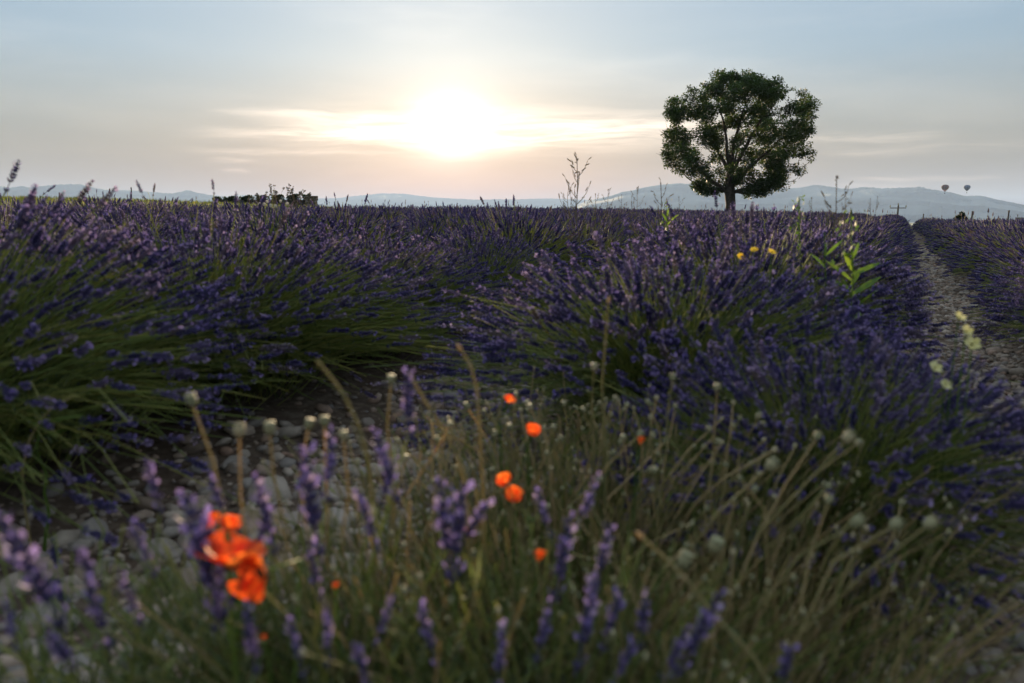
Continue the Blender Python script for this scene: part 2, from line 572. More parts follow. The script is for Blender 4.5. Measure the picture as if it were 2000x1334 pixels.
def build_haze():
    mb = MB()
    v, f = box(0, 0, 0, 35500, 35500, 1)
    v[:, 2] = np.where(v[:, 2] < 0, -60.0, 520.0)
    mb.add(v, f)
    m = bpy.data.materials.new('haze_air')
    m.use_nodes = True
    t = m.node_tree; t.nodes.clear(); g = NG(t)
    p = g.new('ShaderNodeVolumePrincipled')
    p.inputs['Color'].default_value = (.50, .69, 1.0, 1)
    p.inputs['Density'].default_value = HAZE_DENSITY
    p.inputs['Anisotropy'].default_value = .08
    o = g.new('ShaderNodeOutputMaterial'); t.links.new(p.outputs[0], o.inputs['Volume'])
    m.cycles.homogeneous_volume = True
    tag(link('haze', mb.mesh('haze', m)), kind='stuff')


build_haze()

# ------------------------------------------------------------------ lavender
def spike_template(lod, seed):
    """flower head of unit length along z: whorls of calyces, some open corollas; returns verts, faces, mats"""
    r = np.random.default_rng(seed)
    mb = MB()
    if lod == 0:
        nw = 7
        zs = list(np.linspace(.22, .95, nw)) + [-.12]
        cal_v = np.array([[0, 0, 0], [.5, 0, .45], [-.25, .43, .45], [-.25, -.43, .45], [0, 0, 1]], float)
        cal_f = np.array([[0, 2, 1], [0, 3, 2], [0, 1, 3], [1, 2, 4], [2, 3, 4], [3, 1, 4]])
        pet_v = np.array([[0, 0, 0], [.55, .1, .75], [0, .25, 1.0], [-.55, .1, .75]], float)
        pet_f = np.array([[0, 1, 2], [0, 2, 3]])
        for i, z in enumerate(zs):
            n = 6 if i < nw - 1 else 4
            if z < 0: n = 4
            s = 1.0 - .45 * max(0, (z - .55) / .45)
            a = r.uniform(0, 6.28) + np.arange(n) / n * 6.28 + r.normal(0, .15, n)
            tilt = np.where(z > .85, .35, .75) + r.normal(0, .1, n)
            d = np.stack([np.cos(a) * np.sin(tilt), np.sin(a) * np.sin(tilt), np.cos(tilt)], 1)
            o = np.stack([np.cos(a) * .02, np.sin(a) * .02, np.full(n, z) + r.normal(0, .012, n)], 1)
            fr = frames(d)
            L = .17 * s * r.uniform(.85, 1.15, n)
            mb.stamp(cal_v, cal_f, o, fr, np.stack([L * .52, L * .52, L], 1), 0)
            pick = r.random(n) < .17
            if pick.any():
                k = pick.sum()
                mb.stamp(pet_v, pet_f, o[pick] + d[pick] * (L[pick] * .8)[:, None], fr[pick], np.full((k, 3), .115) * r.uniform(.7, 1.25, (k, 1)), 1)
                mb.stamp(pet_v * [1, -1, .8], pet_f, o[pick] + d[pick] * (L[pick] * .8)[:, None], fr[pick], np.full((k, 3), .10), 1)
        mb.tubes(np.array([[[0, 0, -.2], [0, 0, .5], [0, 0, .97]]]), np.array([[.022, .02, .012]]), 3, 0)
    elif lod == 1:
        prof = [(.02, -.02), (.13, .10), (.085, .24), (.155, .38), (.10, .52), (.14, .64), (.075, .78), (.09, .87), (.0, 1.03)]
        v, q = lathe(prof, 4)
        v[:, :2] += r.normal(0, .022, (len(v), 2))
        mb.add(v, q, 0)
        for k in range(4):
            a = r.uniform(0, 6.28); z = r.uniform(.15, .85)
            c = np.array([math.cos(a) * .13, math.sin(a) * .13, z]); t = np.array([-math.sin(a), math.cos(a), 0]) * .07
            mb.add([c - t, c + t * .9 + [0, 0, .02], c + t * .3 + [math.cos(a) * .06, math.sin(a) * .06, .13]], [[0, 1, 2]], 1)
        v, q = lathe([(.0, -.28), (.085, -.2), (.0, -.1)], 3)
        mb.add(v, q, 0)
    else:
        prof = [(.03, -.1), (.15, .2), (.12, .6), (.0, 1.03)]
        v, q = lathe(prof, 3)
        v[:, :2] += r.normal(0, .03, (len(v), 2))
        mb.add(v, q, 0)
        if seed % 2:
            mb.add([[.12, 0, .3], [.18, .06, .42], [.12, -.06, .5]], [[0, 1, 2]], 1)
    v = np.concatenate(mb.v); f = np.concatenate(mb.f); m = np.concatenate(mb.m)
    return v, f, m


SPIKES = {l: [spike_template(l, 40 + l * 10 + i) for i in range(4)] for l in (0, 1, 2)}


def bush_meshes(seed, lod, n, R, H, hole=None, merge=False, spike_len=(.048, .085), skirt=False, side=.30, tall=.05):
    r = np.random.default_rng(seed)
    u = r.random(n)
    th = np.arccos(1 - u * (1 - math.cos(RAD(84 if skirt else 80)))) * .97          # even over the dome
    ph = r.uniform(0, 2 * math.pi, n)
    lob = 1 + .10 * np.sin(ph * 3 + seed) + .07 * np.sin(ph * 5 + 2 * seed)
    k = lob * r.normal(1.0, .085, n) + (r.random(n) < .02) * r.uniform(.03, .09, n)
    inner = r.random(n) < .25
    k = np.where(inner, k * r.uniform(.72, .92, n), k)
    rad = R * np.sin(th) * k
    z = H * (np.cos(th) * .88 + .10) * k + r.normal(0, .015, n)
    top = r.random(n) < (.76 if skirt else .80)                                        # most heads stand in the flat crown
    rt = R * np.sqrt(r.random(n)) * lob * .97
    zt = H * (1 - .62 * (rt / R) ** 2.6) * r.normal(1.0, .10, n) * (1 - .16 * inner) + (r.random(n) < tall) * r.uniform(.02, .10, n)
    rad = np.where(top, rt, rad); z = np.where(top, zt, z)
    th = np.where(top, 1.1 * rt / R, th)
    z = np.maximum(z, .05)
    tip = np.stack([rad * np.cos(ph), rad * np.sin(ph), z], 1)
    br = rad * r.uniform(.10, .48, n)
    ba = ph + r.normal(0, .5, n)
    base = np.stack([br * np.cos(ba), br * np.sin(ba), r.uniform(.03, .14, n)], 1)
    mid = base * .5 + tip * .5
    lift = (.06 + .22 * np.sin(th)) * H
    ctl = mid + np.stack([-.12 * rad * np.cos(ph), -.12 * rad * np.sin(ph), lift], 1) + r.normal(0, .035, (n, 3))
    tt = np.linspace(0, 1, 5 if lod == 0 else (4 if lod == 1 else 3))[None, :, None]
    pts = (1 - tt) ** 2 * base[:, None] + 2 * tt * (1 - tt) * ctl[:, None] + tt ** 2 * tip[:, None]
    rs = {0: .0016, 1: .0021, 2: .0034}[lod]
    rnd = r.random(n)
    stems = MB()
    if lod == 2:      # show only the upper part of each stem
        pts = pts[:, 1:]
    stems.tubes(pts, np.full((n, pts.shape[1]), rs), 3, 0, rnd)
    # narrow leaf pairs low on the stems
    nl = {0: 5200, 1: 2600, 2: 700}[lod]
    pick = r.integers(0, n, nl)
    t = r.uniform(.0, .62, nl)[:, None]
    p = (1 - t) ** 2 * base[pick] + 2 * t * (1 - t) * ctl[pick] + t ** 2 * tip[pick]
    d = unit(unit(tip[pick] - base[pick]) + r.normal(0, .45, (nl, 3)) + [0, 0, .15])
    lv = np.array([[0, 0, 0], [.07, 0, .4], [0, .02, 1], [-.07, 0, .4]], float)
    lf = np.array([[0, 1, 2, 3]])
    L = r.uniform(.03, .065, nl) * {0: 1, 1: 1.3, 2: 2.0}[lod]
    leaves = MB()
    leaves.stamp(lv, lf, p, frames(d), np.repeat(L[:, None], 3, 1), 0, r.random(nl))
    # flower heads
    heads = MB()
    dirv = unit(unit(tip - ctl) + [0, 0, .18] + r.normal(0, .10, (n, 3)))
    fr = frames(dirv)
    sp = r.uniform(0, 2 * math.pi, n)
    c, s = np.cos(sp), np.sin(sp)
    rot = np.zeros((n, 3, 3)); rot[:, 0, 0] = c; rot[:, 0, 1] = -s; rot[:, 1, 0] = s; rot[:, 1, 1] = c; rot[:, 2, 2] = 1
    fr = fr @ rot
    L = r.uniform(*spike_len, n) * {0: 1, 1: 1.05, 2: 1.15}[lod]
    which = r.integers(0, 4, n)
    wide = {0: .80, 1: .85, 2: 1.1}[lod]
    bloom = r.random(n) < np.where(top, .74, side)
    for w in range(4):
        s_ = (which == w) & bloom
        v, f, m = SPIKES[lod][w]
        heads.stamp(v, f, tip[s_], fr[s_], np.stack([L[s_] * wide, L[s_] * wide, L[s_]], 1), m, rnd[s_])
    if merge:
        mb = MB()
        for part, off in ((heads, 0), (stems, 2), (leaves, 3)):
            for v, f, m, q in zip(part.v, part.f, part.m, part.r):
                pass
            v = np.concatenate(part.v); f = np.concatenate(part.f)
            mb.add(v, f, np.concatenate(part.m) + off, np.concatenate(part.r))
        return mb.mesh('lavender_bush', [M['spike'], M['corolla'], M['stem'], M['leaf']])
    return (leaves.mesh('foliage', M['leaf']), stems.mesh('stems', M['stem']), heads.mesh('flower_spikes', [M['spike'], M['corolla']]))


NEAR = [bush_meshes(100 + i, 0, 1900, .86, .66) for i in range(3)]
BIG = [bush_meshes(130 + i, 0, 1700, .86, .66, spike_len=(.062, .098), side=.16) for i in range(2)]
SKIRT = [bush_meshes(150 + i, 0, 2500, 1.04, .66, skirt=True, side=.22, tall=.04) for i in range(2)]
MID = [bush_meshes(200 + i, 1, 1400, .86, .65) for i in range(3)]
FAR = [bush_meshes(300 + i, 2, 800, .88, .64, merge=True) for i in range(4)]

ROW_S, ROW_B = 2.05, -0.7
rng = np.random.default_rng(77)


def in_field(x, y):
    # the lavender ends along a line running back to the right towards the tree
    ax, ay, bx, by = -13.5, 19.5, 6.0, 60.0
    side = (bx - ax) * (y - ay) - (by - ay) * (x - ax)
    return side < 0 and math.hypot(x, y) < 62 and y > -1


def visible(x, y, m=1.6):
    if y < .2: return False
    return abs(x) / max(y, .1) < .68 + m / max(y, .3)


spots = []
for k in range(-26, 14):
    l = ROW_B + k * ROW_S
    a = -4.0 + rng.uniform(0, 1.1)
    if k == 1: l += .05
    if k == 0: l += .02
    if k == -1: l += .06
    if k == 0: a = 2.75
    if k == -1: a = .1
    while a < 62:
        aj, lj = a + rng.normal(0, .05), l + rng.normal(0, .06)
        miss = (k == -1 and 7.6 < a < 8.6) or (k not in (0, 1, -1) and rng.random() < .03)
        x, y = rowpt(aj, lj)
        if not miss and in_field(x, y) and visible(x, y):
            spots.append((math.hypot(x, y), k, aj, x, y))
        a += 1.17 if k in (-1, 0) else rng.uniform(1.05, 1.2)
x, y = rowpt(2.05, -.14)
spots.append((math.hypot(x, y), 0, 2.05, x, y))
spots.sort()
ROWNAME = {0: 'middle row beside the stony path', -1: 'second row left of the stony path', 1: 'row right of the stony path'}
UNIQUE = [
    ((0, 2.05), 'smaller lavender bush leaning over the path at the right, nearest the camera'),
    ((0, 2.75), 'broad lavender bush in the centre right with three yellow flowers above it'),
    ((0, 3.92), 'lavender bush right behind the one with three yellow flowers'),
    ((0, 5.09), 'third lavender bush of the middle row, behind the bright green leafy weed'),
    ((-1, .1), 'lavender bush cut off by the left edge of the picture'),
    ((-1, 1.27), 'dark lavender bush at far left over the cobbles'),
    ((-1, 2.44), 'large lavender bush at left with spikes drooping over the stony gap'),
    ((-1, 3.61), 'lavender bush left of centre leaning over the dark stony gap'),
    ((-1, 4.78), 'lavender bush at centre with a fan of green stems below the sun'),
    ((-1, 5.95), 'lavender bush just right of the green fan, before the dark gap'),
    ((-1, 7.12), 'lavender bush at the near side of the dark gap in its row'),
]
NIND = 300
far_pts = []
for i, (d, k, a, x, y) in enumerate(spots):
    z = float(terrain(x, y)) - .02
    rz = rng.uniform(0, 6.28)
    sc = rng.normal(1.0, .05) * {-1: 1.05, 1: .95}.get(k, 1.0)
    if k == -1: sc *= 1.0 if a < 3.2 else .90
    if k == 0: sc = 1.0 if a < 5.5 else .92
    if k == 0 and a < 2.3: sc = .74
    if i >= NIND:
        far_pts.append((x, y, z, rz, sc))
        continue
    lab = None
    for (kk, aa), t in UNIQUE:
        if kk == k and abs(a - aa) < .3: lab = t
    side = 'left of the stony path' if k < 0 else 'right of the stony path'
    if lab is None:
        if k in ROWNAME:
            lab = 'lavender bush further back in the ' + ROWNAME[k] if k <= 0 else 'purple lavender bush in the first row right of the stony path'
            grp = 'lavender bushes of the ' + ROWNAME[k]
        elif k < 0:
            lab = 'lavender bush in the merged purple rows at the back left' if x < 0 else 'lavender bush in the merged purple rows between sun and tree'
            grp = 'lavender bushes back left' if x < 0 else 'lavender bushes between sun and tree'
        else:
            lab = 'lavender bush in the merged rows at the right edge'
            grp = 'lavender bushes at the right edge'
    else:
        grp = 'near lavender bushes'
    if d < 16:
        t = thing('lavender_bush', lab, 'lavender', (x, y, z), rz, grp)
        t.scale = (sc, sc, sc * rng.normal(1, .04))
        src = NEAR[i % 3] if d < 6.2 else MID[i % 3]
        if k == 0 and d < 5: src = BIG[i % 2]
        if k == -1 and a < 4.3: src = SKIRT[i % 2]
        for nm, me in zip(('foliage', 'stems', 'flower_spikes'), src):
            tag(link(nm, me, t), kind='stuff')
    else:
        o = tag(link('lavender_bush', FAR[i % 4], None, (x, y, z), rz), lab, 'lavender', grp)
        o.scale = (sc, sc, sc)


def scatter_nodes(name, pts, sources, label, cat):
    """one object of points with a mesh instanced on each (far-off mass that nobody could count)"""
    me = bpy.data.meshes.new(name)
    p = np.array(pts)
    me.vertices.add(len(p)); me.vertices.foreach_set('co', p[:, :3].astype(np.float32).ravel())
    for nm, ci in (('rz', 3), ('sc', 4)):
        a = me.attributes.new(nm, 'FLOAT', 'POINT'); a.data.foreach_set('value', p[:, ci].astype(np.float32))
    o = tag(link(name, me), label, cat, kind='stuff')
    coll = bpy.data.collections.new(name + '_source')
    for s in sources:
        so = bpy.data.objects.new(name + '_source', s); coll.objects.link(so)
    ng = bpy.data.node_groups.new(name, 'GeometryNodeTree')
    ng.interface.new_socket('Geometry', in_out='INPUT', socket_type='NodeSocketGeometry')
    ng.interface.new_socket('Geometry', in_out='OUTPUT', socket_type='NodeSocketGeometry')
    N = ng.nodes; Lk = ng.links
    gi = N.new('NodeGroupInput'); go = N.new('NodeGroupOutput')
    ci = N.new('GeometryNodeCollectionInfo'); ci.inputs['Collection'].default_value = coll
    ci.inputs['Separate Children'].default_value = True; ci.inputs['Reset Children'].default_value = True
    iop = N.new('GeometryNodeInstanceOnPoints'); iop.inputs['Pick Instance'].default_value = True
    ra = N.new('GeometryNodeInputNamedAttribute'); ra.data_type = 'FLOAT'; ra.inputs['Name'].default_value = 'rz'
    sa = N.new('GeometryNodeInputNamedAttribute'); sa.data_type = 'FLOAT'; sa.inputs['Name'].default_value = 'sc'
    cx = N.new('ShaderNodeCombineXYZ')
    Lk.new(ra.outputs[0], cx.inputs[2])
    Lk.new(gi.outputs[0], iop.inputs['Points']); Lk.new(ci.outputs[0], iop.inputs['Instance'])
    Lk.new(cx.outputs[0], iop.inputs['Rotation']); Lk.new(sa.outputs[0], iop.inputs['Scale'])
    Lk.new(iop.outputs[0], go.inputs[0])
    md = o.modifiers.new('scatter', 'NODES'); md.node_group = ng
    return o


if far_pts:
    scatter_nodes('lavender_field', far_pts, FAR, 'far lavender rows merging into one dark purple band below the skyline', 'lavender field')

# ------------------------------------------------------------------ cobbles in the alleys
rng = np.random.default_rng(5)
STONES = []
for i in range(9):
    v, f = icosphere(2 if i < 5 else 1)
    r_ = np.random.default_rng(60 + i)
    q = r_.normal(0, 1, (7, 3))
    bumpy = 1 + sum(.055 * np.sin(v @ (q[j] * (1 + .5 * j)) + j) for j in range(7))
    # a few flattened facets make it a broken cobble
    for j in range(5):
        n_ = unit(r_.normal(0, 1, (1, 3)))[0]
        h = v @ n_
        lim = r_.uniform(.62, .85)
        v = v - np.maximum(h - lim, 0)[:, None] * n_ * .85
    v = v * bumpy[:, None] * [1, r_.uniform(.65, .95), r_.uniform(.42, .66)]
    mb = MB(); mb.add(v, f, 0, .0)
    STONES.append(mb.mesh('stone', M['stone'], True))


def alley_pts(n, amin, amax, l0, hw):
    a = rng.uniform(amin, amax, n); l = l0 + rng.normal(0, hw, n)
    return a[:, None] * U + l[:, None] * V


cand = np.concatenate([
    alley_pts(560, -.6, 3.4, -1.55, .42), alley_pts(260, 1.0, 4.2, .55, .25), alley_pts(100, .3, 2.0, -.2, .6)])
size = np.concatenate([rng.gamma(4.0, .0058, 560), rng.gamma(4.0, .0056, 260), rng.gamma(4, .0055, 100)]) + .006
dist = np.hypot(cand[:, 0], cand[:, 1])
ok = (cand[:, 1] > .9) & (np.abs(cand[:, 0]) / np.maximum(cand[:, 1], .01) < .72)
score = np.where(ok, size / dist, -1)
order = np.argsort(-score)[:300]
for i in order:
    x, y = cand[i]; s = size[i]
    o = link('stone', STONES[i % len(STONES)], GROUND, (x, y, float(terrain(x, y)) + s * .16))
    o.rotation_euler = (rng.normal(0, .35), rng.normal(0, .35), rng.uniform(0, 6.28))
    o.scale = (s, s, s)

# the smaller stones between them, and the alleys further off
gm = MB()
gv, gf = icosphere(0)
gv1 = gv * [1, .8, .5]
P, S_ = [], []
for l0, hw, n, a0, a1 in ((-1.6, .42, 3800, -.6, 4.0), (.42, .34, 5200, .8, 6.0), (.42, .34, 7500, 6, 26), (-.6, .7, 3500, .3, 2.3), (-3.7, .3, 900, 0, 9), (2.45, .3, 1500, 3, 14)):
    p = alley_pts(n, a0, a1, l0, hw)
    P.append(p)
    S_.append(rng.gamma(1.7, .0070, n) + .003 + (.012 if a0 >= 6 else 0) * rng.random(n))
P = np.concatenate(P); S_ = np.concatenate(S_)
N_ = len(P)
fr = frames(unit(np.stack([rng.normal(0, .35, N_), rng.normal(0, .35, N_), np.ones(N_)], 1)))
sp = rng.uniform(0, 6.28, N_); c_, s_ = np.cos(sp), np.sin(sp)
rot = np.zeros((N_, 3, 3)); rot[:, 0, 0] = c_; rot[:, 0, 1] = -s_; rot[:, 1, 0] = s_; rot[:, 1, 1] = c_; rot[:, 2, 2] = 1
gm.stamp(gv1, gf, np.column_stack([P, terrain(P[:, 0], P[:, 1]) + S_ * .12]), fr @ rot, np.column_stack([S_ * rng.uniform(.8, 1.3, N_), S_, S_]), 0, rng.random(N_))
GR = tag(link('gravel', gm.mesh('gravel', M['stone'])), kind='stuff')
tag(GR, 'small pale stones strewn along the alleys between the lavender rows', 'gravel')


# ------------------------------------------------------------------ the lone tree
def build_tree():
    D = 57.0
    base = at(1426, 411, D); bx, by = base[0], base[1]
    bz = float(terrain(bx, by)) - .05
    pxm = D / FPX                                     # metres per photo pixel at the tree
    zoff = (CAM_H + (432 - 411) / FPX * D)            # height seen at y = 411
    t = thing('lone_tree', 'lone round-crowned leafy tree standing on the lavender skyline', 'tree', (bx, by, bz))
    r = np.random.default_rng(21)
    side = np.array([math.cos(RAD(15.3)), -math.sin(RAD(15.3)), 0]); fwd = np.array([math.sin(RAD(15.3)), math.cos(RAD(15.3)), 0])
    up = np.array([0, 0, 1.0])
    z0 = zoff - bz
    def W(px, py, depth):                             # local point for a photo pixel
        return side * (1426 + (px - 1432) * .915 + 5 - 1426) * pxm + up * (z0 + (411 - (388 - (388 - py) * .88)) * pxm) + fwd * depth * .9
    # outline of the crown, photo rows -> left and right edge
    yy = np.array([133, 150, 165, 185, 205, 230, 260, 290, 315, 335, 350, 365, 378, 388])
    xl = np.array([1392, 1388, 1340, 1300, 1296, 1296, 1292, 1290, 1296, 1322, 1338, 1352, 1358, 1364])
    xr = np.array([1410, 1470, 1515, 1560, 1574, 1570, 1578, 1572, 1572, 1570, 1556, 1520, 1494, 1488])
    clumps = []
    tries = 0
    holes = [(1452, 205, 16), (1436, 232, 15), (1462, 228, 12), (1425, 277, 13), (1404, 235, 10), (1340, 262, 9), (1365, 275, 10), (1480, 335, 9), (1510, 265, 9), (1440, 310, 8)]
    boughs = [(1325, 200, 29), (1312, 252, 25), (1318, 302, 28), (1350, 336, 27), (1376, 364, 17), (1358, 185, 26), (1402, 160, 25), (1446, 172, 25), (1498, 174, 28), (1545, 206, 28), (1552, 254, 27), (1546, 302, 29), (1512, 336, 28), (1474, 370, 17), (1398, 216, 28), (1474, 232, 26), (1420, 304, 30), (1378, 262, 26), (1502, 270, 28), (1450, 342, 26), (1462, 292, 22), (1424, 252, 18)]
    while len(clumps) < 340 and tries < 30000:
        tries += 1
        py = r.uniform(140, 384)
        l_, r_ = np.interp(py, yy, xl), np.interp(py, yy, xr)
        rad = r.uniform(6, 17)
        if r_ - l_ < 2 * rad: rad = (r_ - l_) / 2.2
        px = r.uniform(l_ + rad * r.uniform(.2, .9), r_ - rad * r.uniform(.2, .9))
        half = (r_ - l_) / 2; mid_ = (l_ + r_) / 2
        dmax = math.sqrt(max(0, 1 - ((px - mid_) / half) ** 2)) * half * pxm * .92
        dep = r.uniform(-1, 1) * dmax
        if abs(dep) < dmax * .35 and r.random() < .15: continue
        if any((px - hx) ** 2 + (py - hy) ** 2 < (hr + rad * .55) ** 2 for hx, hy, hr in holes) and r.random() < .35: continue
        if not any((px - hx) ** 2 + (py - hy) ** 2 < (hr * 1.08) ** 2 for hx, hy, hr in boughs) and r.random() < .8: continue
        if py > 360 and 1404 < px < 1452: continue
        if any(np.linalg.norm(W(px, py, dep) - c[0]) < (rad + c[1] / pxm) * pxm * .44 for c in clumps): continue
        clumps.append((W(px, py, dep), rad * pxm))
    for px, py, rd in ((1440, 160, 11), (1456, 168, 11), (1426, 156, 10), (1470, 160, 8), (1401, 144, 8), (1396, 156, 9), (1410, 150, 7), (1440, 150, 8), (1505, 160, 10), (1312, 186, 9), (1330, 178, 8), (1560, 190, 8), (1568, 205, 8), (1572, 255, 8), (1480, 378, 9), (1466, 370, 9), (1488, 384, 5), (1372, 372, 11), (1362, 362, 10), (1395, 376, 9), (1298, 300, 9), (1302, 315, 8)):
        clumps.append((W(px, py, r.uniform(-1, 1)), rd * pxm))
    for _ in range(26):                               # ragged sprays standing out of the outline
        py = r.uniform(140, 372); sgn = r.choice([-1, 1])
        ex = np.interp(py, yy, xl if sgn < 0 else xr)
        clumps.append((W(ex + sgn * r.uniform(-6, 5), py, r.uniform(-1.5, 1.5)), r.uniform(3, 6.5) * pxm))
    # limbs: a spreading fan out of a short thick trunk, each clump fed from the nearest wood
    wood = MB()
    fork = W(1424, 378, 0)
    tr = np.array([[0, 0, -.1], [0, 0, .25], [.0, 0, .8], [.02, 0, 1.25], fork + [0, 0, .1], W(1423, 340, .1), W(1421, 300, -.1)])
    wood.tubes(tr[None], np.array([[.50, .38, .33, .33, .36, .22, .15]]), 10)
    nodes = [(p, rr) for p, rr in zip(tr[3:], (.3, .3, .2, .14))]
    for tipx, tipy, dep, r0 in ((1340, 290, -1.5, .17), (1360, 215, 1.4, .15), (1400, 190, -1.2, .15), (1452, 185, .6, .16), (1500, 205, -1.3, .15), (1535, 260, 1.6, .15), (1520, 330, -1.0, .17), (1330, 335, 1.0, .12), (1420, 270, 3.2, .13), (1440, 280, -3.2, .13), (1478, 368, -.6, .12)):
        st = W(1424 + r.uniform(-6, 6), r.uniform(340, 378) if tipy < 300 else 374, 0)
        en = W(tipx, tipy, dep)
        k = np.linspace(0, 1, 9)[:, None]
        bend = np.array([0, 0, 1.0]) * .5 * np.sin(k * math.pi) * (-.6 if tipy > 280 else .4)
        pts = st * (1 - k) + en * k + bend + np.cumsum(r.normal(0, .06, (9, 3)), 0)
        rr = r0 * (1 - .75 * k[:, 0])
        wood.tubes(pts[None], rr[None], 6)
        nodes += list(zip(pts[2:], rr[2:]))
    clumps.sort(key=lambda c: np.linalg.norm(c[0] - fork))
    for c, rad in clumps:
        dd = [np.linalg.norm(c - p) + (.8 if p[2] > c[2] else 0) for p, _ in nodes]
        j = int(np.argmin(dd)); p0, r0 = nodes[j]
        k = np.linspace(0, 1, 5)[:, None]
        pts = p0 * (1 - k) + c * k + r.normal(0, .05, (5, 3)) * np.sin(k * math.pi)
        rr = np.linspace(min(r0, .05), .014, 5)
        wood.tubes(pts[None], rr[None], 4)
        nodes += [(pts[2], rr[2]), (pts[4], rr[4])]
        for q in range(4):
            e = c + unit(r.normal(0, 1, (1, 3)))[0] * rad * .9
            wood.tubes(np.array([[c, (c + e) / 2 + r.normal(0, .03, 3), e]]), np.array([[.012, .009, .005]]), 3)
    for (ax, ay, ex, ey) in ((1300, 262, 1280, 246), (1300, 250, 1291, 226), (1295, 298, 1275, 294), (1572, 300, 1582, 300), (1560, 215, 1569, 205), (1515, 170, 1538, 172)):
        a, e = W(ax, ay, 0), W(ex, ey, 0)
        wood.tubes(np.array([[a, (a + e) / 2 + [0, 0, -.08], e]]), np.array([[.02, .013, .006]]), 3)
    link('trunk', wood.mesh('trunk', M['bark'], True), t)
    # leaves: small folded blades, in tufts
    leaf = MB()
    lv = np.array([[0, 0, 0], [.42, .08, .5], [0, 0, 1], [-.42, .08, .5]], float); lf = np.array([[0, 1, 2], [0, 2, 3]])
    for c, rad in clumps:
        n = int(330 * (rad / .5) ** 2 * r.uniform(.7, 1.15))
        d = unit(r.normal(0, 1, (n, 3)))
        p = c + d * (rad * r.random(n) ** .45)[:, None] * [1.15, 1.15, .85]
        # tufts
        p += unit(r.normal(0, 1, (n, 3))) * .05
        dirs = unit(d + r.normal(0, .8, (n, 3)) + [0, 0, -.15])
        L = r.uniform(.10, .19, n)
        leaf.stamp(lv, lf, p, frames(dirs), np.repeat(L[:, None], 3, 1), 0, np.clip(r.uniform(.05, .85) + r.normal(0, .14, n), 0, 1))
    tag(link('crown', leaf.mesh('crown', M['tree_leaf']), t), kind='stuff')
    # suckers at the foot
    sk = MB()
    n = 260
    p = np.stack([r.uniform(.3, 1.4, n), r.normal(0, .25, n), r.uniform(.2, .75, n)], 1)
    sk.stamp(lv, lf, p, frames(unit(r.normal(0, 1, (n, 3)))), np.repeat(r.uniform(.08, .16, n)[:, None], 3, 1), 0, r.random(n))
    o = link('foot_shoots', sk.mesh('foot_shoots', M['tree_leaf']), t)
    return t


build_tree()


# ------------------------------------------------------------------ shrubs, hedge, poles, balloons on the horizon
def leafy(center, ext, n, seed, L=(.12, .25)):
    r = np.random.default_rng(seed)
    lv = np.array([[0, 0, 0], [.4, .1, .5], [0, 0, 1], [-.4, .1, .5]], float); lf = np.array([[0, 1, 2], [0, 2, 3]])
    u_ = r.uniform(-1, 1, (n, 3))
    u_ = np.sign(u_) * np.abs(u_) ** .45
    p = np.array(center) + u_ * np.array(ext) * (1 + .05 * np.sin(u_[:, :1] * 9))
    mb = MB()
    ll = r.uniform(*L, n)
    mb.stamp(lv, lf, p, frames(unit(u_ + r.normal(0, .7, (n, 3)) + [0, 0, .3])), np.repeat(ll[:, None], 3, 1), 0, r.random(n))
    return mb


def facing(p):
    return -math.atan2(p[0], p[1])


def hedge():
    D = 92.0
    c = at(513, 405, D); g0 = float(terrain(c[0], c[1]))
    pxm = D / FPX
    top = CAM_H + (432 - 387) / FPX * D
    h = max(top - g0, 1.2)
    t = thing('clipped_hedge', 'long dark clipped hedge on the skyline behind the lavender', 'hedge', (c[0], c[1], g0), facing(c))
    for i in range(6):                               # single shrubs grown into one hedge
        w = 166 * pxm / 6
        x = -83 * pxm + (i + .5) * w
        hh = h * (.90 + .04 * (i % 3) + (.10 if i > 2 else 0))
        mb = leafy((x, 0, hh * .5), (w * .56, 1.0, hh * .5), 2600, 70 + i)
        tag(link('shrub', mb.mesh('shrub', M['hedge']), t), kind='stuff')
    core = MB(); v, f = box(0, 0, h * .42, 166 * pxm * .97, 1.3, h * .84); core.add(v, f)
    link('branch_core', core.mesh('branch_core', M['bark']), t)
    # the square stone stub at its right end
    c2 = at(609, 405, D - 1); g1 = float(terrain(c2[0], c2[1])); h2 = max(CAM_H + (432 - 388) / FPX * D - g1, 1.2)
    s = thing('stone_hut', 'small square stone hut at the right end of the clipped hedge', 'hut', (c2[0], c2[1], g1), facing(c2))
    wall_m = material('hut_stone', [(.3, (.10, .085, .07)), (.6, (.19, .16, .13)), (.8, (.26, .22, .18))], .9, use='noise', nscale=3.0, bump=.5)
    nrow = 6; w = 22 * pxm
    mesh_cache = {}
    for j in range(nrow):
        ncol = 3
        for i in range(ncol):
            bw, bh = w / ncol * .94, h2 / nrow * .92
            if 'b' not in mesh_cache:
                mb = MB(); v, f = box(0, 0, 0, bw, 1.0, bh); mb.add(v, f); mesh_cache['b'] = mb.mesh('stone_block', wall_m)
            o = link('stone_block', mesh_cache['b'], s, ((i - 1 + (.12 if j % 2 else -.12)) * w / ncol, rng.normal(0, .02), (j + .5) * h2 / nrow))
    mb = MB(); v, f = box(0, .3, h2 * .5, w * .96, .9, h2 * .97); mb.add(v, f); link('wall', mb.mesh('wall', wall_m), s)
    mb = MB(); v, f = box(0, .15, h2 + .06, w * 1.06, 1.6, .12); mb.add(v, f); link('capstone', mb.mesh('capstone', wall_m), s)


hedge()


